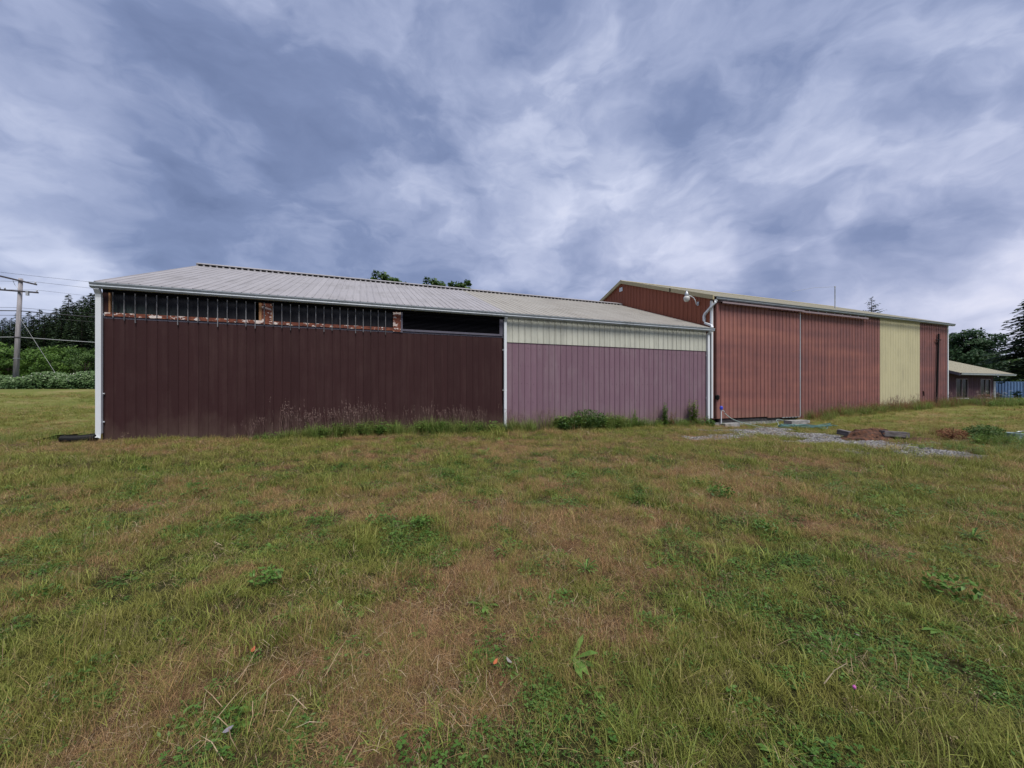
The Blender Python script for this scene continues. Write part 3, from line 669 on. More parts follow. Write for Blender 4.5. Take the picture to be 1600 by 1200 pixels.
# ------------------------------------------------------------------ trees
def leaf_quad(m, c, n, s, r, t, asp=.6):
    n = n.normalized(); a = n.orthogonal().normalized(); a = Matrix.Rotation(r.uniform(0, 6.28), 3, n) @ a; b = n.cross(a)
    a *= s; b *= s*asp
    m.add([c-a, c+b*.9, c+a, c-b*.9], [(0, 1, 2, 3)], t)
def rvec(r):
    while True:
        v = Vector((r.uniform(-1, 1), r.uniform(-1, 1), r.uniform(-1, 1)))
        if .05 < v.length < 1: return v
def conifer_meshes(h, rad, seed, mt, levels=34, per=8, droop=.35, leaf=.30, base=.06, ragged=.35):
    r = random.Random(seed); m = M(); tr = M()
    tr.tube([(0, 0, -.3), (0, 0, h*.5), (0, 0, h*.98)], [h*.014+.08, h*.008+.05, .02], 7)
    for i in range(levels):
        f = i/(levels-1); z = h*(base+(1-base)*f**.9)
        L0 = rad*(1-f)**.8*(1 if f > .12 else .75+f*2)+.12
        for k in range(per if f < .85 else max(4, per-3)):
            a = r.uniform(0, 6.283); L = L0*r.uniform(1-ragged*1.2, 1+ragged*.5); d = Vector((math.cos(a), math.sin(a), 0)); side = Vector((-d.y, d.x, 0))
            zz = z+r.uniform(-.5, .5)*h/levels; t = r.random()
            nseg = max(2, int(L/(leaf*1.1)))
            if r.random() < .3: tr.tube([(0, 0, zz), tuple(d*L*.8+Vector((0, 0, zz-droop*L*.6)))], [.03+.01*L, .01], 4)
            for s in range(1, nseg+1):
                g = s/nseg; p = d*L*g+Vector((0, 0, zz-droop*L*g*g+.10*L*g))
                for q in (-1, 1):
                    w = leaf*(1.35-.55*g)*r.uniform(.8, 1.5)*(1-.40*f**2)
                    tip = p + (d*.8+side*q*r.uniform(.5, 1.1)).normalized()*w*1.5 + Vector((0, 0, -w*r.uniform(.1, .7)))
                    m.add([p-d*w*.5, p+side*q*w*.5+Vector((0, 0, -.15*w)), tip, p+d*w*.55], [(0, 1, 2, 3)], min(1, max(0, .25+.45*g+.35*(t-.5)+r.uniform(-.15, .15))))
    return m.mesh('crown', mt), tr.mesh('trunk', MT['bark'])
def broad_meshes(h, rad, seed, mt, leaf=.22, clumps=60, per=70, squash=.85, low=.25):
    r = random.Random(seed); m = M(); tr = M()
    cz = h-rad*squash; tr.tube([(0, 0, -.3), (.05, 0, h*low), (0, .1, cz)], [h*.025+.06, h*.018+.04, .06], 8)
    for k in range(clumps):
        v = rvec(r).normalized()*r.uniform(.45, .98)
        c = Vector((v.x*rad, v.y*rad, cz+v.z*rad*squash*(1 if v.z > 0 else (cz-h*low)/(rad*squash))))
        if k % 4 == 0: tr.tube([(0, 0, h*low+r.random()*(cz-h*low)*.7), tuple(c)], [.05+h*.004, .015], 4)
        cr = rad*r.uniform(.16, .34); t = r.random()
        for j in range(per):
            q = rvec(r); p = c+Vector((q.x*cr, q.y*cr, q.z*cr*.75))
            n = (p-Vector((0, 0, cz-rad*.4))).normalized()*.8+rvec(r)*.9
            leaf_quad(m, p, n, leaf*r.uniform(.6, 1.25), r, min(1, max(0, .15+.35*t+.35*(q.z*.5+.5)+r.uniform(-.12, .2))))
    return m.mesh('crown', mt), tr.mesh('trunk', MT['bark'])
def tree(name, meshes, u, v, label, cat='tree', group=None, s=1.0, rz=0.0, z=None):
    e = empty(name, label, cat, (u, v, gz(u, v) if z is None else z), group); e.scale = (s, s, s); e.rotation_euler = (0, 0, rz)
    place('crown', meshes[0], e); place('trunk', meshes[1], e)
    return e
def at(px, Z):                  # a bearing from the view and a distance, as ground coordinates
    X = (px-800)/600*Z; return X*.931+Z*.365, -X*.365+Z*.931
rt = random.Random(12)
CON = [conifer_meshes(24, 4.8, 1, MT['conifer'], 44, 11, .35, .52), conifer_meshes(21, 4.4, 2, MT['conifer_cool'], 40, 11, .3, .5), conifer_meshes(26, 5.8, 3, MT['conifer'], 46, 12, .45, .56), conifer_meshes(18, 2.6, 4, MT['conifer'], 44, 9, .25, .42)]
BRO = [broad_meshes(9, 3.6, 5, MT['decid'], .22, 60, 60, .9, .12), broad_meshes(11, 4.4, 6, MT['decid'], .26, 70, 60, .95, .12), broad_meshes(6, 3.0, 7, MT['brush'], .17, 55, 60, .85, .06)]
# the wood on the left: back row of conifers, tops rising towards the shed
wood = [(-25,500,100,0),(8,497,104,3),(28,489,100,1),(45,487,103,0),(62,484,96,3),(75,492,92,1),(88,482,100,3),(98,478,92,1),(107,461,95,3),(114,474,90,0),(124,470,92,1),(131,464,88,2),(141,459,86,0),(149,460,90,2),(158,462,84,1),(172,458,86,2),(-5,500,108,0),(18,498,108,1),(36,496,108,0),(53,494,106,1),(70,492,104,0),(82,489,104,2),(94,484,100,2),(103,478,99,0),(119,474,96,1),(136,468,94,0),(145,466,94,1),(190,462,90,0)]
HT = [24, 21, 26, 18]
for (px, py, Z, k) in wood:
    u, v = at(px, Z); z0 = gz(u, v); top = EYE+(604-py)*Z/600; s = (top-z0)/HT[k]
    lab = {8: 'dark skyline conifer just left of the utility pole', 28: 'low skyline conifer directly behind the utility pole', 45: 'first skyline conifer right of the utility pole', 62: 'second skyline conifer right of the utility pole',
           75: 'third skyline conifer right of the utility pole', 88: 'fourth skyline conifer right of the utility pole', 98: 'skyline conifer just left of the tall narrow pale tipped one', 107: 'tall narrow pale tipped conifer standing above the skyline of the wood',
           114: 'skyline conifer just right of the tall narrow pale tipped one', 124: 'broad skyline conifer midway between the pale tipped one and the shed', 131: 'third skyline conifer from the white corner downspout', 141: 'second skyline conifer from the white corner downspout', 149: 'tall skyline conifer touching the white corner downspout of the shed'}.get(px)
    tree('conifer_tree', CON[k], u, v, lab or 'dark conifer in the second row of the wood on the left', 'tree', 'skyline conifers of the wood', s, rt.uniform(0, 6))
for i, px in enumerate((-50,-28,-10,4,15,28,42,52,60,69,78,87,96,104,112,120,128,135,142,150,158,180)):
    Z = 74+rt.uniform(-5, 5); u, v = at(px, Z); z0 = gz(u, v); k = i % 3; top = EYE+(604-(508-.16*px+rt.uniform(-10, 10)))*Z/600
    tree('conifer_tree', CON[k], u, v, 'dark conifer in the middle of the wood above the brush', 'tree', 'middle conifers of the wood', (top-z0)/HT[k], rt.uniform(0, 6))
for i, px in enumerate((-40,-8,14,40,58,74,90,104,120,134,150,170)):
    Z = 56+rt.uniform(-4, 4); u, v = at(px, Z); z0 = gz(u, v); k = (0, 2, 1)[i % 3] if i % 3 != 2 else 2; h = (9, 11, 6)[k]; top = EYE+(604-(548+rt.uniform(-10, 8)))*Z/600
    tree('broadleaf_tree', BRO[k], u, v, 'green broadleaf brush at the foot of the wood behind the bramble hedge', 'tree', 'brush trees at the foot of the wood', (top-z0)/h, rt.uniform(0, 6))
# bramble hedge
def hedge():
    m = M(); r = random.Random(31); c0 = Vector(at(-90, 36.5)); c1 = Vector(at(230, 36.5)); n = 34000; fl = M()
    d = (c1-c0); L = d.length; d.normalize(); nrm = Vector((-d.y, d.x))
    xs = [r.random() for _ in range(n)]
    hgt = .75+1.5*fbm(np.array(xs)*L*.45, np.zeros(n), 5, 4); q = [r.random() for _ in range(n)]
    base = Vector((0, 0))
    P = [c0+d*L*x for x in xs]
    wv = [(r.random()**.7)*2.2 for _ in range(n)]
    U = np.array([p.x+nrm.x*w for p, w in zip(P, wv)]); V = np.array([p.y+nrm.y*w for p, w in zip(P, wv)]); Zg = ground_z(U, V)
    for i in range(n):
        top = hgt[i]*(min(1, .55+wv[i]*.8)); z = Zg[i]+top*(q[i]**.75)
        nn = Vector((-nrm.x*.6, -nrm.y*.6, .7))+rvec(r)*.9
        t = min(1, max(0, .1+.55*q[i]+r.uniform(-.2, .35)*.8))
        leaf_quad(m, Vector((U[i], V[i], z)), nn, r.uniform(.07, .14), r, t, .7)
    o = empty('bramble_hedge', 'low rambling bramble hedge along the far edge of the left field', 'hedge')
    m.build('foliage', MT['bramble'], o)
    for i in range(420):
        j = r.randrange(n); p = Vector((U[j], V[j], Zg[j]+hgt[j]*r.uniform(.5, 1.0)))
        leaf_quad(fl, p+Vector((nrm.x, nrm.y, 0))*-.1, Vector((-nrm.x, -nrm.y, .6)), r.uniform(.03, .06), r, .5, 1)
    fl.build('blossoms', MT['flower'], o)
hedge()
# trees showing above the shed roof
BROT = [broad_meshes(27, 3.9, 41, MT['decid'], .40, 60, 60, 1.2, .5), broad_meshes(26, 3.3, 42, MT['decid'], .36, 48, 60, 1.2, .5)]
for (px, py, k, lab) in ((572,438,1,'leftmost small treetop showing above the pale shed roof'),(596,431,0,'tallest round treetop above the pale shed roof'),(614,436,1,'second treetop right of the tallest one above the shed roof'),(632,448,1,'low treetop between the two clumps above the shed roof'),
                         (655,449,1,'low treetop left of the middle clump above the shed roof'),(675,441,0,'middle treetop of the right clump above the shed roof'),(693,446,1,'broad low treetop right of the middle clump above the shed roof'),(722,443,0,'rounded open treetop furthest right of the larger ones above the shed roof'),(765,457,1,'tiny lone treetop just above the shed ridge')):
    Z = 92; u, v = at(px, Z); z0 = gz(u, v); top = EYE+(604-py+7)*Z/600
    tree('broadleaf_tree', BROT[k], u, v, lab, 'tree', 'treetops above the shed roof', (top-z0)/(27, 26)[k], rt.uniform(0, 6))
# right side
u, v = at(1362, 60); tree('conifer_tree', conifer_meshes(15.4, 4.4, 51, MT['conifer'], 60, 8, -.12, .22, .1, .55), u, v, 'ragged conifer tip poking up above the red barn roof', z=0)
u, v = at(1514, 70); tree('maple_tree', broad_meshes(11.8, 4.4, 52, MT['decid_dark'], .26, 150, 90, .95, .1), u, v, 'rounded dark broadleaf tree behind the small plum outbuilding', z=0)
u, v = at(1630, 55); tree('conifer_tree', conifer_meshes(16.8, 5.8, 53, MT['conifer_cool'], 34, 17, .30, .50, .20, .5), u, v, 'large drooping conifer at the right edge of the photo', z=-.2)
for (px, py, Z, k, lab) in ((1556,560,78,1,'dark tree between the rounded broadleaf tree and the drooping conifer'),(1578,549,82,1,'dark tree behind the blue fence below the drooping conifer'),(1600,556,76,1,'dark tree at the right edge behind the blue fence'),(1640,545,80,1,'dark tree furthest right in the row behind the blue fence')):
    u, v = at(px, Z); top = EYE+(604-py)*Z/600
    tree('broadleaf_tree', [broad_meshes(11, 5.0, 60+px, MT['decid_dark'] if px < 1570 else MT['decid'], .26, 80, 60, .95, .06)][0], u, v, lab or 'dark tree in the row behind the blue fence', 'tree', 'trees behind the blue fence', (top+.3)/11, rt.uniform(0, 6), z=-.3)
for (px, Z, s, lab) in ((1560, 60, .14, 'low bush at the left end of the blue fence'), (1590, 58, .20, 'dark bush hiding part of the blue fence'), (1612, 58, .2, 'bush at the photo edge below the blue fence')):
    u, v = at(px, Z); tree('bush', BRO[2], u, v, lab, 'bush', 'bushes along the blue fence', s, rt.uniform(0, 6), z=-.35)

# ------------------------------------------------------------------ grass: clump prototypes scattered as instances
def blade(m, p, d, h, w, bend, t, seg=3):
    side = Vector((-d.y, d.x, 0)).normalized()*w/2; vs = []; fs = []
    for i in range(seg+1):
        f = i/seg; c = p+Vector((0, 0, 1))*h*(f-.35*bend*f*f)+d*h*bend*f*f*1.1
        k = (1-f)**.7 if i < seg else 0
        if i < seg: vs += [c-side*k, c+side*k]
        else: vs += [c]
    for i in range(seg-1): fs.append((2*i, 2*i+1, 2*i+3, 2*i+2))
    fs.append((2*seg-2, 2*seg-1, 2*seg)); m.add(vs, fs, t)
def rdir(r): a = r.uniform(0, 6.283); return Vector((math.cos(a), math.sin(a), 0))
def rdisk(r, R_): a = r.uniform(0, 6.283); q = R_*math.sqrt(r.random()); return Vector((math.cos(a)*q, math.sin(a)*q, 0))
def tuft(seed, n, rad, h0, h1, w, bend, mt, seg=3):
    r = random.Random(seed); m = M()
    for _ in range(n): blade(m, rdisk(r, rad), rdir(r), r.uniform(h0, h1), w*r.uniform(.6, 1.3), r.uniform(bend*.3, bend*1.4), r.random(), seg)
    return m.mesh('blades', mt)
def straw(seed, n, rad, L, w, mt):
    r = random.Random(seed); m = M()
    for _ in range(n):
        p = rdisk(r, rad)+Vector((0, 0, r.uniform(.005, .05))); d = rdir(r); l = L*r.uniform(.4, 1.2); s = Vector((-d.y, d.x, 0))*w*.5
        e = p+d*l+Vector((0, 0, r.uniform(-.02, .05))); mid = (p+e)/2+s*r.uniform(-8, 8)+Vector((0, 0, r.uniform(0, .03)))
        m.add([p-s, p+s, mid+s, mid-s, e], [(0, 1, 2, 3), (3, 2, 4)], r.random())
    return m.mesh('straw', mt)
def leaves(seed, n, rad, h0, h1, s, mt, tri=3):
    r = random.Random(seed); m = M()
    for _ in range(n):
        b = rdisk(r, rad); top = b+rdisk(r, .03)+Vector((0, 0, r.uniform(h0, h1))); t = r.random()
        m.add([b, b+Vector((.002, 0, 0)), top], [(0, 1, 2)], t*.5)
        a0 = r.uniform(0, 6.28); tilt = rvec(r)*.35
        for k in range(tri):
            a = a0+k*6.283/tri; d = Vector((math.cos(a), math.sin(a), .1)); side = Vector((-d.y, d.x, 0)); z = Vector((0, 0, 1))
            q = s*r.uniform(.7, 1.2)
            P = [top, top+d*q*.5+side*q*.42, top+d*q+side*q*.2, top+d*q-side*q*.2, top+d*q*.5-side*q*.42]
            m.add([p+z*((p-top).dot(tilt)) for p in P], [(0, 1, 2, 3, 4)], t)
    return m.mesh('leaves', mt)
def rosette(seed, n, L, w, mt, lift=.5):
    r = random.Random(seed); m = M()
    for k in range(n):
        a = k*2.4+r.uniform(-.3, .3); d = Vector((math.cos(a), math.sin(a), 0)); s = Vector((-d.y, d.x, 0)); l = L*r.uniform(.6, 1.15); up = r.uniform(.15, 1)*lift; t = r.random()
        pts = [Vector((0, 0, .01)), d*l*.35+Vector((0, 0, l*up*.45)), d*l*.7+Vector((0, 0, l*up*.65)), d*l+Vector((0, 0, l*up*.5))]
        ws = [w*.2, w*.8, w, 0]
        m.add([pts[0]-s*ws[0], pts[0]+s*ws[0], pts[1]-s*ws[1], pts[1]+s*ws[1], pts[2]-s*ws[2], pts[2]+s*ws[2], pts[3]], [(0, 1, 3, 2), (2, 3, 5, 4), (4, 5, 6)], t)
    return m.mesh('rosette', mt)
def seedstems(seed, n, rad, h0, h1, mt, head=.10):
    r = random.Random(seed); m = M()
    for _ in range(n):
        b = rdisk(r, rad); d = rdir(r); h = r.uniform(h0, h1); lean = r.uniform(.05, .28); top = b+d*h*lean+Vector((0, 0, h)); t = r.random()
        s = Vector((-d.y, d.x, 0))*(.0035 if h1 > .4 else .0012); mid = (b+top)/2-d*h*lean*.15
        m.add([b-s, b+s, mid+s, mid-s, top], [(0, 1, 2, 3), (3, 2, 4)], t*.6)
        for k in range(9):
            f = k/8; c = top-(top-mid).normalized()*head*f*1.4+rvec(r)*.012*(1+f)
            leaf_quad(m, c, rvec(r), (.019 if h1 > .4 else .004)*r.uniform(.7, 1.3), r, min(1, t*.6+.4*r.random()), .45)
    return m.mesh('seed_heads', mt)
def bushy(seed, rad, h, mt, n=900, leaf=.05):
    r = random.Random(seed); m = M(); st = M()
    for _ in range(n):
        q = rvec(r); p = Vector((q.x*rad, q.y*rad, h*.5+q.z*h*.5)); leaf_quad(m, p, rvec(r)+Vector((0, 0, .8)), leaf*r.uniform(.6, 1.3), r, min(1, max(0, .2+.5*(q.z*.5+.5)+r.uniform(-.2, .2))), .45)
    for k in range(7): st.tube([(0, 0, 0), tuple(Vector((0, 0, h*.6))+rvec(r)*rad*.6)], [.01, .004], 4)
    return m.mesh('leaves', mt), st.mesh('stems', MT['bark'])
def proto_collection(name, meshes):
    c = bpy.data.collections.new(name)
    for i, me in enumerate(meshes):
        o = bpy.data.objects.new('%s_%02d' % (name, i), me); c.objects.link(o)
    return c
def scatter(name, protos, P, idx, rot, sc, label=None, cat=None, group=None):
    me = bpy.data.meshes.new(name); me.vertices.add(len(P)); me.vertices.foreach_set('co', np.asarray(P, np.float32).reshape(-1))
    me.attributes.new('pick', 'INT', 'POINT').data.foreach_set('value', np.asarray(idx, np.int32))
    me.attributes.new('spin', 'FLOAT_VECTOR', 'POINT').data.foreach_set('vector', np.asarray(rot, np.float32).reshape(-1))
    me.attributes.new('size', 'FLOAT_VECTOR', 'POINT').data.foreach_set('vector', np.asarray(sc, np.float32).reshape(-1))
    ob = place(name, me); tag(ob, label, cat, group, 'stuff')
    ng = bpy.data.node_groups.new(name+'_scatter', 'GeometryNodeTree')
    ng.interface.new_socket('Geometry', in_out='INPUT', socket_type='NodeSocketGeometry'); ng.interface.new_socket('Geometry', in_out='OUTPUT', socket_type='NodeSocketGeometry')
    gi = ng.nodes.new('NodeGroupInput'); go = ng.nodes.new('NodeGroupOutput'); ip = ng.nodes.new('GeometryNodeInstanceOnPoints'); ci = ng.nodes.new('GeometryNodeCollectionInfo')
    ci.inputs['Collection'].default_value = proto_collection(name+'_clump', protos); ci.inputs['Separate Children'].default_value = True; ci.inputs['Reset Children'].default_value = True
    def attr(n, t): a = ng.nodes.new('GeometryNodeInputNamedAttribute'); a.data_type = t; a.inputs['Name'].default_value = n; return a.outputs['Attribute']
    L = ng.links; L.new(gi.outputs[0], ip.inputs['Points']); L.new(ci.outputs[0], ip.inputs['Instance']); ip.inputs['Pick Instance'].default_value = True
    L.new(attr('pick', 'INT'), ip.inputs['Instance Index']); L.new(attr('spin', 'FLOAT_VECTOR'), ip.inputs['Rotation']); L.new(attr('size', 'FLOAT_VECTOR'), ip.inputs['Scale'])
    L.new(ip.outputs[0], go.inputs[0])
    md = ob.modifiers.new('scatter', 'NODES'); md.node_group = ng
    return ob
G_PROTO = [tuft(1, 46, .11, .05, .13, .0036, .55, MT['g_green']), tuft(2, 40, .12, .04, .11, .0040, .75, MT['g_green']), tuft(3, 34, .07, .08, .19, .0044, .5, MT['g_green']),
           tuft(4, 54, .12, .04, .12, .0028, .7, MT['g_olive']), tuft(5, 50, .13, .05, .15, .0026, .6, MT['g_olive']),
           tuft(6, 90, .12, .03, .11, .0017, .9, MT['g_dry']), tuft(7, 80, .12, .04, .15, .0016, .7, MT['g_dry']), tuft(8, 80, .14, .03, .08, .0020, 1.1, MT['g_dry']),
           straw(9, 30, .14, .085, .0020, MT['g_straw']), straw(10, 24, .15, .11, .0018, MT['g_straw']),
           leaves(11, 26, .11, .025, .075, .010, MT['clover']), leaves(12, 18, .10, .03, .10, .014, MT['clover']), rosette(13, 9, .10, .010, MT['weed'], .6),
           tuft(14, 9, .10, .15, .30, .0018, .35, MT['g_dry']), seedstems(15, 6, .10, .12, .26, MT['g_straw'], .03), tuft(16, 60, .11, .05, .14, .0024, .6, MT['g_mix']),
           tuft(17, 26, .045, .07, .16, .0042, .6, MT['g_green']), bushy(18, .07, .07, MT['clover'], 70, .013)[0]]
def scatter_grass():
    rng = np.random.default_rng(5); PU = []; PV = []; SC = []
    def zone(z0, z1, dens, sc, xr=1.62, pad=1.2):
        # stratified sampling over distance from the camera; the strip is wider than the view
        area = xr*(z1**2-z0**2)+2*pad*(z1-z0); n = int(area*dens)
        Z = np.sqrt(rng.random(n)*(z1**2-z0**2)+z0**2); X = (rng.random(n)*2-1)*(xr*Z+pad)
        PU.append(X*.931+Z*.365); PV.append(-X*.365+Z*.931); SC.append(np.full(n, sc))
    zone(.7, 2.4, 560, .60); zone(2.4, 4.2, 380, .70); zone(4.2, 6.8, 220, .84); zone(6.8, 11, 105, 1.0); zone(11, 18, 34, 1.25); zone(18, 32, 9, 1.8); zone(32, 60, 2.2, 2.6)
    u = np.concatenate(PU); v = np.concatenate(PV); s = np.concatenate(SC)
    dist = np.hypot(u, v)
    keep = ~((u > -6.5) & (u < 45) & (v > 13.42))
    keep &= ~((v > 51) & (u < 0)) & (u < 96)
    gm = gravel_mask(u, v); bm = bare_mask(u, v)
    keep &= rng.random(len(u)) > np.clip(gm*1.05+bm*1.0, 0, .97)
    keep &= ~((u < -5) & (dist > 47))
    u, v, s = u[keep], v[keep], s[keep]; dist = dist[keep]; n = len(u)
    d = dryness(u, v) + rng.normal(0, .12, n)+.035
    idx = np.zeros(n, int); q = rng.random(n)
    cl = fbm(u*2.3+40, v*2.3, 91, 3)
    green = d < .40; olive = (d >= .40) & (d < .62); dry = d >= .62
    idx[green] = rng.choice([0, 1, 2, 0, 1, 3, 4], green.sum()); idx[olive] = rng.choice([3, 4, 0, 15, 6, 15, 1], olive.sum()); idx[dry] = rng.choice([5, 6, 7, 5, 6, 15, 9, 3, 15], dry.sum())
    c = (cl > .58) & (dist < 9) & (q < .36) & (d < .6); idx[c] = rng.choice([10, 11, 10], c.sum())
    c = (q > .985) & (dist < 12); idx[c] = 12
    c = (q > .52) & (q < .62) & (d > .35); idx[c] = 16
    c = (q > .64) & (q < .715) & (dist < 10) & (d < .75); idx[c] = 17
    c = (q > .955) & (q < .985); idx[c] = rng.choice([13, 14], c.sum())
    st = (q > .82) & (q < .86); idx[st] = rng.choice([8, 9], st.sum())
    z = ground_z(u, v)-.006
    sz = s*np.exp(rng.normal(0, .30, n)); h = np.where(d > .6, .70, .80)*(.35+1.2*fbm(u*2.2, v*2.2, 17, 3))*np.clip(1.15-dist*.012, .55, 1)
    size = np.stack([sz*1.1, sz*1.1, sz*h], -1)
    rot = np.stack([rng.normal(0, .12, n), rng.normal(0, .12, n), rng.random(n)*6.283], -1)
    scatter('grass', G_PROTO, np.stack([u, v, z], -1), idx, rot, size)
scatter_grass()

# rank grass along the walls
T_PROTO = [tuft(71, 60, .16, .28, .66, .011, .5, MT['tall']), tuft(72, 50, .18, .35, .80, .011, .45, MT['tall']), seedstems(73, 9, .22, .65, 1.15, MT['seed'], .15), seedstems(74, 7, .24, .55, .95, MT['seed'], .13),
           tuft(75, 30, .15, .25, .60, .006, .5, MT['g_olive']), seedstems(76, 12, .18, .35, .70, MT['reddish'], .14), leaves(77, 30, .16, .10, .45, .05, MT['weed'], 4), tuft(78, 40, .15, .15, .38, .007, .6, MT['g_olive'])]
def scatter_tall():
    rng = np.random.default_rng(9); rows = []
    def strip(u0, u1, v0, v1, n, picks, s0, s1, prof=None):
        for _ in range(n):
            u = rng.uniform(u0, u1); v = rng.uniform(v0, v1); k = picks[rng.integers(len(picks))]; s = rng.uniform(s0, s1)
            if prof: s *= prof(u)
            if s > .2: rows.append((u, v, k, s))
    p1 = lambda u: .45+.55*min(1, max(0, (u+2.6)/2.2))*(.75+.5*float(vnoise(np.array([u*.9]), np.array([1.]), 3)[0]))
    strip(-3.0, 4.9, 12.75, 13.40, 400, [0, 0, 1, 7, 6, 4], .5, 1.0, p1)
    strip(-1.3, .7, 12.95, 13.42, 24, [2, 2, 3], .8, 1.15, p1); strip(.7, 4.8, 12.95, 13.42, 22, [2, 3, 3], .7, 1.1, p1); strip(-2.9, -1.3, 13.0, 13.42, 10, [2, 3], .75, 1.2)
    strip(-4.6, -2.6, 13.2, 13.42, 8, [7, 3], .4, .7)
    strip(-5.6, -5.2, 13.25, 13.4, 4, [7], .5, .8)
    strip(5.0, 7.2, 12.7, 13.40, 70, [0, 1, 4, 3], .5, 1.0); strip(7.0, 10.3, 12.7, 13.40, 150, [0, 1, 6, 6, 0], .7, 1.2)
    strip(10.2, 15.0, 12.8, 13.40, 130, [7, 0, 6, 0], .4, .9); strip(5.2, 14.9, 13.1, 13.42, 26, [2, 3, 5], .5, .9)
    strip(21.8, 38.0, 12.3, 13.38, 360, [0, 4, 7, 5, 1], .5, 1.05); strip(22.5, 37.5, 12.7, 13.38, 120, [5, 5, 3], .7, 1.15)
    strip(36.5, 52, 11.2, 13.6, 420, [0, 1, 6, 4, 1], .6, 1.0); strip(36.5, 41.0, 11.6, 13.3, 30, [2, 3, 5], .7, 1.1)
    strip(52, 80, 9, 14, 200, [0, 7, 4], .5, .9)
    strip(15.4, 17.9, 3.6, 5.4, 120, [7, 6, 7, 0], .35, .7); strip(16.0, 17.8, 5.3, 6.8, 40, [7, 5, 4], .4, .7)
    strip(13.0, 15.4, 4.0, 5.3, 60, [7, 6, 0], .25, .5)
    strip(14.2, 20.6, 12.4, 13.3, 40, [7, 6], .2, .45); strip(14.3, 16.6, 6.4, 8.1, 34, [7, 0, 7], .2, .42); strip(16.6, 19.4, 9.8, 11.8, 30, [7, 4], .18, .36)
    strip(-6.2, 15.0, 13.15, 13.45, 190, [7, 7, 4], .18, .5)
    strip(-9.5, -6.8, 14.2, 16.5, 60, [7, 7, 0], .3, .6)
    a = np.array(rows); z = ground_z(a[:, 0], a[:, 1])-.01; n = len(a)
    scatter('tall_grass', T_PROTO, np.stack([a[:, 0], a[:, 1], z], -1), a[:, 2].astype(int), np.stack([rng.normal(0, .08, n), rng.normal(0, .08, n), rng.random(n)*6.28], -1), np.repeat(a[:, 3:4], 3, 1))
scatter_tall()

# gravel stones
def stone(seed):
    r = random.Random(seed); m = M(); vs = []
    t = (1+5**.5)/2
    for p in [(-1,t,0),(1,t,0),(-1,-t,0),(1,-t,0),(0,-1,t),(0,1,t),(0,-1,-t),(0,1,-t),(t,0,-1),(t,0,1),(-t,0,-1),(-t,0,1)]:
        v = Vector(p).normalized()*r.uniform(.75, 1.2); vs.append((v.x, v.y*.8, v.z*.55))
    m.add(vs, [(0,11,5),(0,5,1),(0,1,7),(0,7,10),(0,10,11),(1,5,9),(5,11,4),(11,10,2),(10,7,6),(7,1,8),(3,9,4),(3,4,2),(3,2,6),(3,6,8),(3,8,9),(4,9,5),(2,4,11),(6,2,10),(8,6,7),(9,8,1)], r.random())
    return m.mesh('stone', MT['stone'])
MT['stone'] = mat('grey gravel stone', lambda T, b: T.ramp(rnd(T), [(.0, (.075, .07, .068)), (.6, (.17, .165, .165)), (1, (.36, .355, .35))]), .9, spec=.15)
def scatter_gravel():
    rng = np.random.default_rng(3); n = 60000; u = rng.uniform(9.5, 17.5, n); v = rng.uniform(4.5, 12, n)
    k = rng.random(n) < gravel_mask(u, v)*.8; u, v = u[k], v[k]; n = len(u); z = ground_z(u, v)
    s = rng.uniform(.010, .030, n)*np.where(rng.random(n) > .97, 1.8, 1)
    scatter('gravel', [stone(i) for i in range(5)], np.stack([u, v, z+.004], -1), rng.integers(0, 5, n), rng.random((n, 3))*6.28*np.array([.1, .1, 1]), np.repeat(s[:, None], 3, 1))
scatter_gravel()

# ------------------------------------------------------------------ individual weeds by the walls
def stalk_weed(seed, h, mt, stems=7, leaf=.10):
    r = random.Random(seed); m = M(); st = M()
    for k in range(stems):
        b = rdisk(r, .12); d = rdir(r); hh = h*r.uniform(.7, 1.05); top = b+d*hh*r.uniform(.05, .22)+Vector((0, 0, hh))
        st.tube([tuple(b), tuple(top)], [.008, .003], 4)
        for j in range(24):
            f = .12+.88*j/23; p = b.lerp(top, f); q = rdir(r); l = leaf*(1.25-.7*f)*r.uniform(.7, 1.2); s = Vector((-q.y, q.x, 0))*l*.30
            m.add([p, p+q*l*.5+s+Vector((0, 0, l*.35)), p+q*l+Vector((0, 0, l*.25)), p+q*l*.5-s+Vector((0, 0, l*.35))], [(0, 1, 2, 3)], min(1, max(0, .3+.4*f+r.uniform(-.3, .3))))
    return m.mesh('leaves', mt), st.mesh('stems', MT['weed'])
def weed(name, meshes, u, v, label, cat='weed', group=None, s=1.0):
    e = empty(name, label, cat, (u, v, gz(u, v)), group); e.scale = (s, s, s); place('leaves', meshes[0], e); place('stems', meshes[1], e); return e
weed('stalk_weed', stalk_weed(201, 1.15, MT['tall'], 12, .15), 14.05, 13.2, 'tallest upright leafy weed in front of the mauve wall beside the downspout')
weed('stalk_weed', stalk_weed(202, 1.0, MT['weed'], 9, .14), 12.35, 13.2, 'upright weed with a dark stalk in front of the mauve wall')
weed('dock_plant', stalk_weed(203, .85, MT['reddish'], 3, .09), 12.62, 13.15, 'dark rust brown dried dock stalk against the mauve wall')
weed('stalk_weed', stalk_weed(204, .72, MT['tall'], 9, .08), 10.75, 13.2, 'low feathery pale green weed before the middle of the mauve wall')
weed('stalk_weed', stalk_weed(205, .66, MT['tall'], 8, .08), 9.55, 13.25, 'small thin weed right of the large bush by the mauve wall')
weed('bush', bushy(206, .75, .80, MT['decid'], 1700, .045), 8.3, 13.0, 'largest leafy green bush at the foot of the mauve wall', 'bush')
weed('bush', bushy(207, .55, .50, MT['decid'], 1100, .042), 7.3, 13.0, 'leafy bush left of the largest one at the foot of the mauve wall', 'bush')
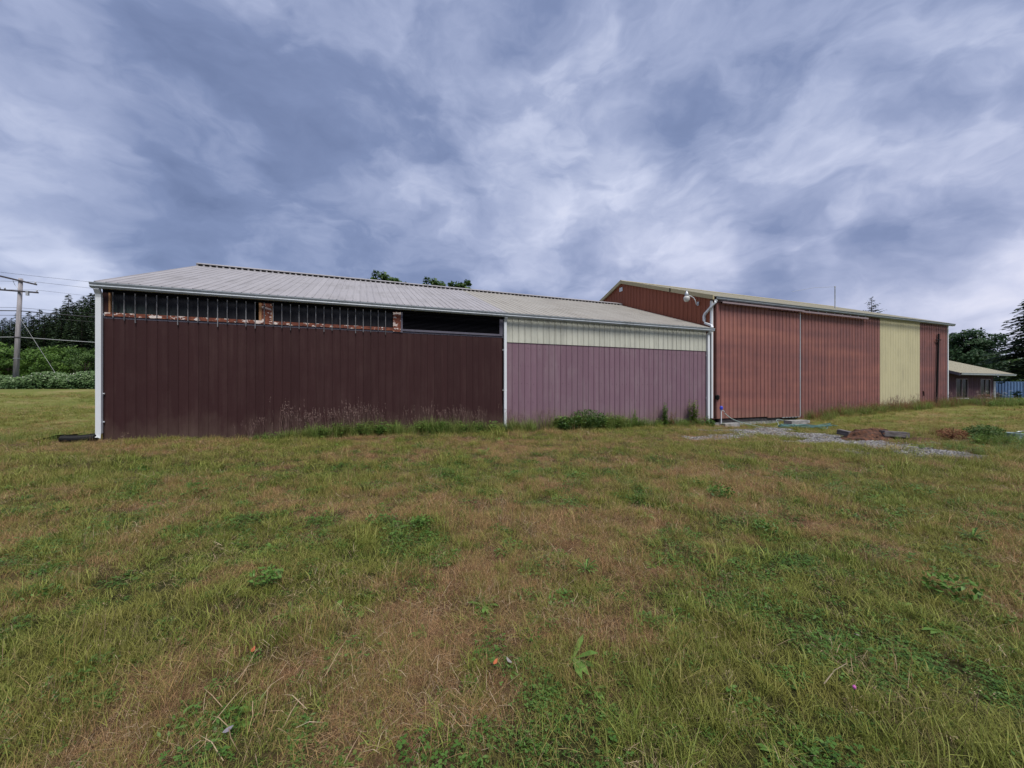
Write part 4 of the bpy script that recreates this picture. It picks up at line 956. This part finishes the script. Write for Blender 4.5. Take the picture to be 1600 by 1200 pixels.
weed('bush', bushy(208, .22, .30, MT['clover'], 350, .035), 14.7, 12.9, 'low green clump at the foot of the white downspout', 'bush')
weed('round_shrub', bushy(209, .42, .46, MT['decid'], 2600, .028), 16.75, 5.35, 'dense dark green rounded shrub in the lawn at the right', 'shrub')
weed('dry_shrub', bushy(210, .34, .34, MT['reddish'], 900, .028), 16.05, 5.75, 'brown dried clump beside the dark rounded shrub', 'shrub')
fl = M(); r_ = random.Random(77); fst = M()
for k in range(34):
    b = rdisk(r_, 1.5); b.y *= .5; hh = r_.uniform(.55, 1.0); fst.tube([tuple(b), (b.x+.05, b.y, hh)], [.008, .004], 4)
    for j in range(9): leaf_quad(fl, Vector((b.x+.05, b.y, hh))+Vector((r_.uniform(-.07, .07), r_.uniform(-.07, .07), r_.uniform(-.03, .03))), Vector((0, -.5, 1)), .017, r_, .5, .9)
fp = empty('flowering_weed', 'tall weeds with flat white flower heads in front of the small plum outbuilding', 'weed', (40.0, 12.4, gz(40, 12.4)))
fl.build('flower_heads', MT['flower'], fp); fst.build('stems', MT['weed'], fp)
dk = bushy(211, .55, .75, MT['reddish'], 900, .04); weed('dry_shrub', dk, 40.6, 12.9, 'dark dried brush under the left window of the plum outbuilding', 'shrub')
WP = [rosette(301, 26, .11, .007, MT['weed'], 1.1), bushy(302, .12, .12, MT['weed'], 130, .022)[0]]
for (u, v, k, s, lab) in ((1.74, 2.75, 0, 1.0, 'pale green rosette weed in the brown patch of the foreground lawn'), (4.59, 3.87, 1, 1.4, 'dark leafy weed in the lawn below the gravel patch'), (.60, 4.22, 1, 1.0, 'small dark weed standing alone in the middle of the lawn'),
                          (3.89, 2.75, 1, 1.0, 'dark low weed in the dry lawn right of the middle'), (5.72, 1.9, 0, 1.3, 'leafy weed near the right edge of the lawn'), (-.69, 3.48, 1, 1.0, 'leafy weed in the left part of the lawn'), (4.03, 1.44, 1, 1.4, 'dark leafy weed clump at the right of the near lawn')):
    tag(place('lawn_weed', WP[k], None, (u, v, gz(u, v)+.02), (0, 0, u*3)), lab, 'weed', 'leafy weeds in the lawn').scale = (s, s, s)

# ------------------------------------------------------------------ small things on the ground
# black corrugated drain at the left corner
dp = M(); a = Vector((-6.47, D-.17, .22)); b = Vector((-7.35, 13.75, .17)); pts = []; rad = []
for i in range(27):
    f = i/26; p = a.lerp(b, f)+Vector((0, 0, -.02*math.sin(f*3.1))); pts.append(tuple(p)); rad.append(.105 if i % 2 else .072)
tag(dp.tube(pts, rad, 12).build('drain_pipe', MT['black'], smooth=False), 'black corrugated drain pipe at the foot of the left white downspout', 'pipe')
ds = M(); r_ = random.Random(15)
for k in range(9):
    x0, y0 = -7.15-k*.13, 15.2-.06*k+r_.uniform(-.15, .15); z = gz(x0, y0); L = r_.uniform(.3, .7)
    ds.add([(x0, y0, z+.03), (x0+L, y0+.25, z+.10+r_.uniform(0, .1)), (x0+L*.8, y0-.15, z+.16), (x0-.2, y0-.12, z+.02)], [(0, 1, 2), (0, 2, 3)])
tag(ds.build('plastic_sheet', MT['black']), 'crumpled black plastic sheeting on the grass behind the drain pipe', 'plastic sheet')
# rotten wood heap with timbers
hz = gz(15.35, 7.35)
heap = empty('rotten_wood_heap', 'low heap of crumbling rust brown rotten wood by the gravel', 'wood pile', (15.35, 7.35, hz))
m = M(); n1, n2 = 22, 8
for j in range(n2+1):
    for i in range(n1):
        a = i/n1*6.283; f = j/n2; rr_ = 1-f; nz = float(vnoise(np.array([i*.9+j*3.]), np.array([j*1.3]), 4)[0])
        m.v.append((math.cos(a)*1.0*rr_*(1+.25*nz), math.sin(a)*.55*rr_*(1+.25*nz), -.05+.34*min(1, f*1.9)**.8*(.75+.45*nz))); m.a.append(.5)
for j in range(n2):
    for i in range(n1): m.f.append((j*n1+i, j*n1+(i+1) % n1, (j+1)*n1+(i+1) % n1, (j+1)*n1+i))
m.build('rotten_wood', MT['rotwood'], heap)
ck = M(); r_ = random.Random(5)
for k in range(26):
    x, y = r_.uniform(-.9, .9), r_.uniform(-.5, .3); s = r_.uniform(.03, .09)
    ck.add([(x+r_.uniform(-s, s), y+r_.uniform(-s, s), .26*(1-abs(x))+r_.uniform(-s, s)+.04) for _ in range(4)], [(0, 1, 2), (0, 2, 3), (0, 3, 1), (1, 3, 2)])
tag(ck.build('wood_chunks', MT['rotwood'], heap), kind='stuff')
def timber(u, v, z, L, w, h, rz, ry, label):
    o = M().add([(-L/2, -w/2, 0), (L/2, -w*.45, 0), (L/2, w*.45, 0), (-L/2, w/2, 0), (-L/2*.97, -w*.46, h), (L/2*.96, -w*.44, h*.9), (L/2*.98, w*.44, h*.95), (-L/2, w*.46, h)], [(0,3,2,1),(4,5,6,7),(0,1,5,4),(1,2,6,5),(2,3,7,6),(3,0,4,7)]).build('timber', MT['timber'], None, False, (u, v, z), (0, ry, rz))
    return tag(o, label, 'timber', 'old timbers on the rotten heap')
timber(15.55, 6.83, hz+.12, .75, .2, .17, -.45, .05, 'grey squared timber lying on the right side of the rotten heap')
timber(14.72, 7.75, hz+.10, .34, .17, .16, -1.6, .1, 'short dark timber end at the left tip of the rotten heap')
timber(15.95, 6.75, hz-.0, .7, .16, .10, -.5, .0, 'thin grey board at the foot of the rotten heap')
# concrete block and base stones by the door
cb = M().box(-.62, .62, -.2, .2, 0, .24)
tag(cb.build('concrete_block', MT['concrete'], None, False, (19.9, 12.45, gz(19.9, 12.45)-.02), (0, 0, -.05)), 'long grey concrete block on the ground under the right end of the sliding door', 'concrete block')
tag(M().box(-.5, .5, -.15, .15, 0, .2).build('concrete_block', MT['concrete'], None, False, (15.9, 12.9, gz(15.9, 12.9)-.03), (0, 0, .06)), 'grey concrete block beside the white downspout left of the door', 'concrete block')
# tap and hoses
tap = empty('water_tap', 'blue handled water tap on a white riser pipe beside the sliding door', 'tap', (15.55, 13.05, gz(15.55, 13.05)))
M().tube([(0, 0, -.05), (0, 0, .78)], .022, 8).build('riser_pipe', MT['white'], tap)
M().lathe([(.05, .76), (.07, .79), (.07, .88), (.04, .93)], 8).build('tap_handle', MT['blue'], tap)
M().tube([(0, 0, .72), (.06, -.08, .72), (.08, -.1, .66)], .02, 6).build('spout', MT['steel'], tap)
M().lathe([(.02, 1.2), (.09, 1.25), (.09, 1.40), (.02, 1.45)], 8, (.12, .3, 0)).build('hose_reel_hook', MT['black'], tap)
def smooth_path(P, k=6):
    P = [Vector(p) for p in P]; out = []
    for i in range(len(P)-1):
        p0, p1, p2, p3 = P[max(i-1, 0)], P[i], P[i+1], P[min(i+2, len(P)-1)]
        for j in range(k):
            t = j/k; out.append(tuple(.5*((2*p1)+(p2-p0)*t+(2*p0-5*p1+4*p2-p3)*t*t+(3*p1-p0-3*p2+p3)*t**3)))
    return out+[tuple(P[-1])]
def gp(u, v, h=.03): return (u, v, gz(u, v)+h)
hp = [(15.63, 12.95, gz(15.6, 13)+.62), (15.75, 12.6, gz(15.7, 12.6)+.35), gp(16.3, 12.2, .16), gp(16.9, 11.9), gp(17.6, 11.9), gp(18.2, 12.2, .12), (18.8, 12.7, gz(18.8, 12.7)+.28), (19.3, 12.75, gz(19.3, 12.7)+.25), gp(19.4, 12.1, .05)]
tag(M().tube(smooth_path(hp), .017, 6).build('garden_hose', MT['hose_pale'], None, True), 'pale green hose looping from the water tap along the door foot', 'hose')
r_ = random.Random(21); hp = []
for k in range(34):
    a = k*.74; rx = .62+r_.uniform(-.42, .34); ry = .50+r_.uniform(-.34, .26)
    u = 17.9+math.cos(a)*rx*1.35+.25*math.sin(k*.31); v = 10.75+math.sin(a)*ry-.35*math.cos(a); hp.append(gp(u, v, .05+.03*(k % 5)))
hp = [gp(19.0, 12.0), gp(18.6, 11.5)]+hp
tag(M().tube(smooth_path(hp, 4), .015, 6).build('garden_hose', MT['hose_teal'], None, True), 'tangled coil of teal garden hose lying beside the concrete block', 'hose')
# tub
tb = empty('plastic_tub', 'pale grey blue plastic tub half hidden in grass beside the dark shrub', 'tub', (17.45, 5.0, gz(17.45, 5.0)))
M().lathe([(.13, 0), (.17, .2), (.185, .2), (.185, .225), (.165, .225), (.125, .02)], 14).build('bucket', MT['tub'], tb)
M().tube(smooth_path([(-.18, 0, .2), (-.14, -.1, .27), (0, -.17, .29), (.14, -.1, .27), (.18, 0, .2)], 4), .008, 5).build('handle', MT['steel'], tb)
# leaf litter and sticks
def dead_leaf(u, v, s, c, label, rz):
    mt = mat('dead leaf', lambda T, b: T.mix(T.noise(obj_xyz(T), 30, 3), c, tuple(x*.55 for x in c)), .7)
    m = M(); pts = [(-1, 0, .25), (-.55, .42, .1), (0, .5, .0), (.5, .3, .12), (1, 0, .35), (.5, -.3, .2), (0, -.5, .12), (-.55, -.4, .25), (0, 0, -.08)]
    m.add([(x*s, y*s, z*s) for x, y, z in pts], [(8, i, (i+1) % 8) for i in range(8)])
    return tag(m.build('fallen_leaf', mt, None, True, (u, v, gz(u, v)+.04), (.35, -.3, rz)), label, 'leaf', 'fallen leaves on the lawn')
dead_leaf(.69, 2.01, 0.0195, (.45, .12, .04), 'bright orange fallen leaf in the near lawn beside a curled grey one', .6)
dead_leaf(.76, 1.99, 0.0225, (.28, .25, .24), 'curled grey leaf beside the bright orange fallen leaf', 2.0)
dead_leaf(-.58, 2.6, 0.0195, (.42, .10, .04), 'small red orange fallen leaf in the left part of the lawn', 1.4)
dead_leaf(2.81, 1.42, 0.0255, (.30, .26, .23), 'pale curled leaf in the near right lawn', 2.5)
dead_leaf(-.55, 2.05, 0.0225, (.22, .20, .24), 'grey violet dead leaf in the near left lawn', .2)
sk = M().tube([(-.12, 0, 0), (0, .006, .012), (.11, 0, .004)], [.0028, .0022, .0015], 5)
tag(sk.build('stick', mat('bleached twig', lambda T, b: (.24, .19, .13), .9), None, False, (2.29, 1.24, gz(2.29, 1.24)+.055), (0, -.1, .1)), 'straight bleached twig lying on the near right lawn', 'twig')
cf = empty('clover_flower', 'single pink clover blossom in the near lawn at the right', 'flower', (2.18, 1.11, gz(2.18, 1.11)))
M().tube([(0, 0, 0), (.01, 0, .10)], .0015, 4).build('stem', MT['clover'], cf)
M().lathe([(.003, .095), (.007, .100), (.008, .108), (.003, .114)], 8, (.01, 0, 0)).build('blossom', mat('pink clover petals', lambda T, b: (.42, .10, .32), .7), cf)
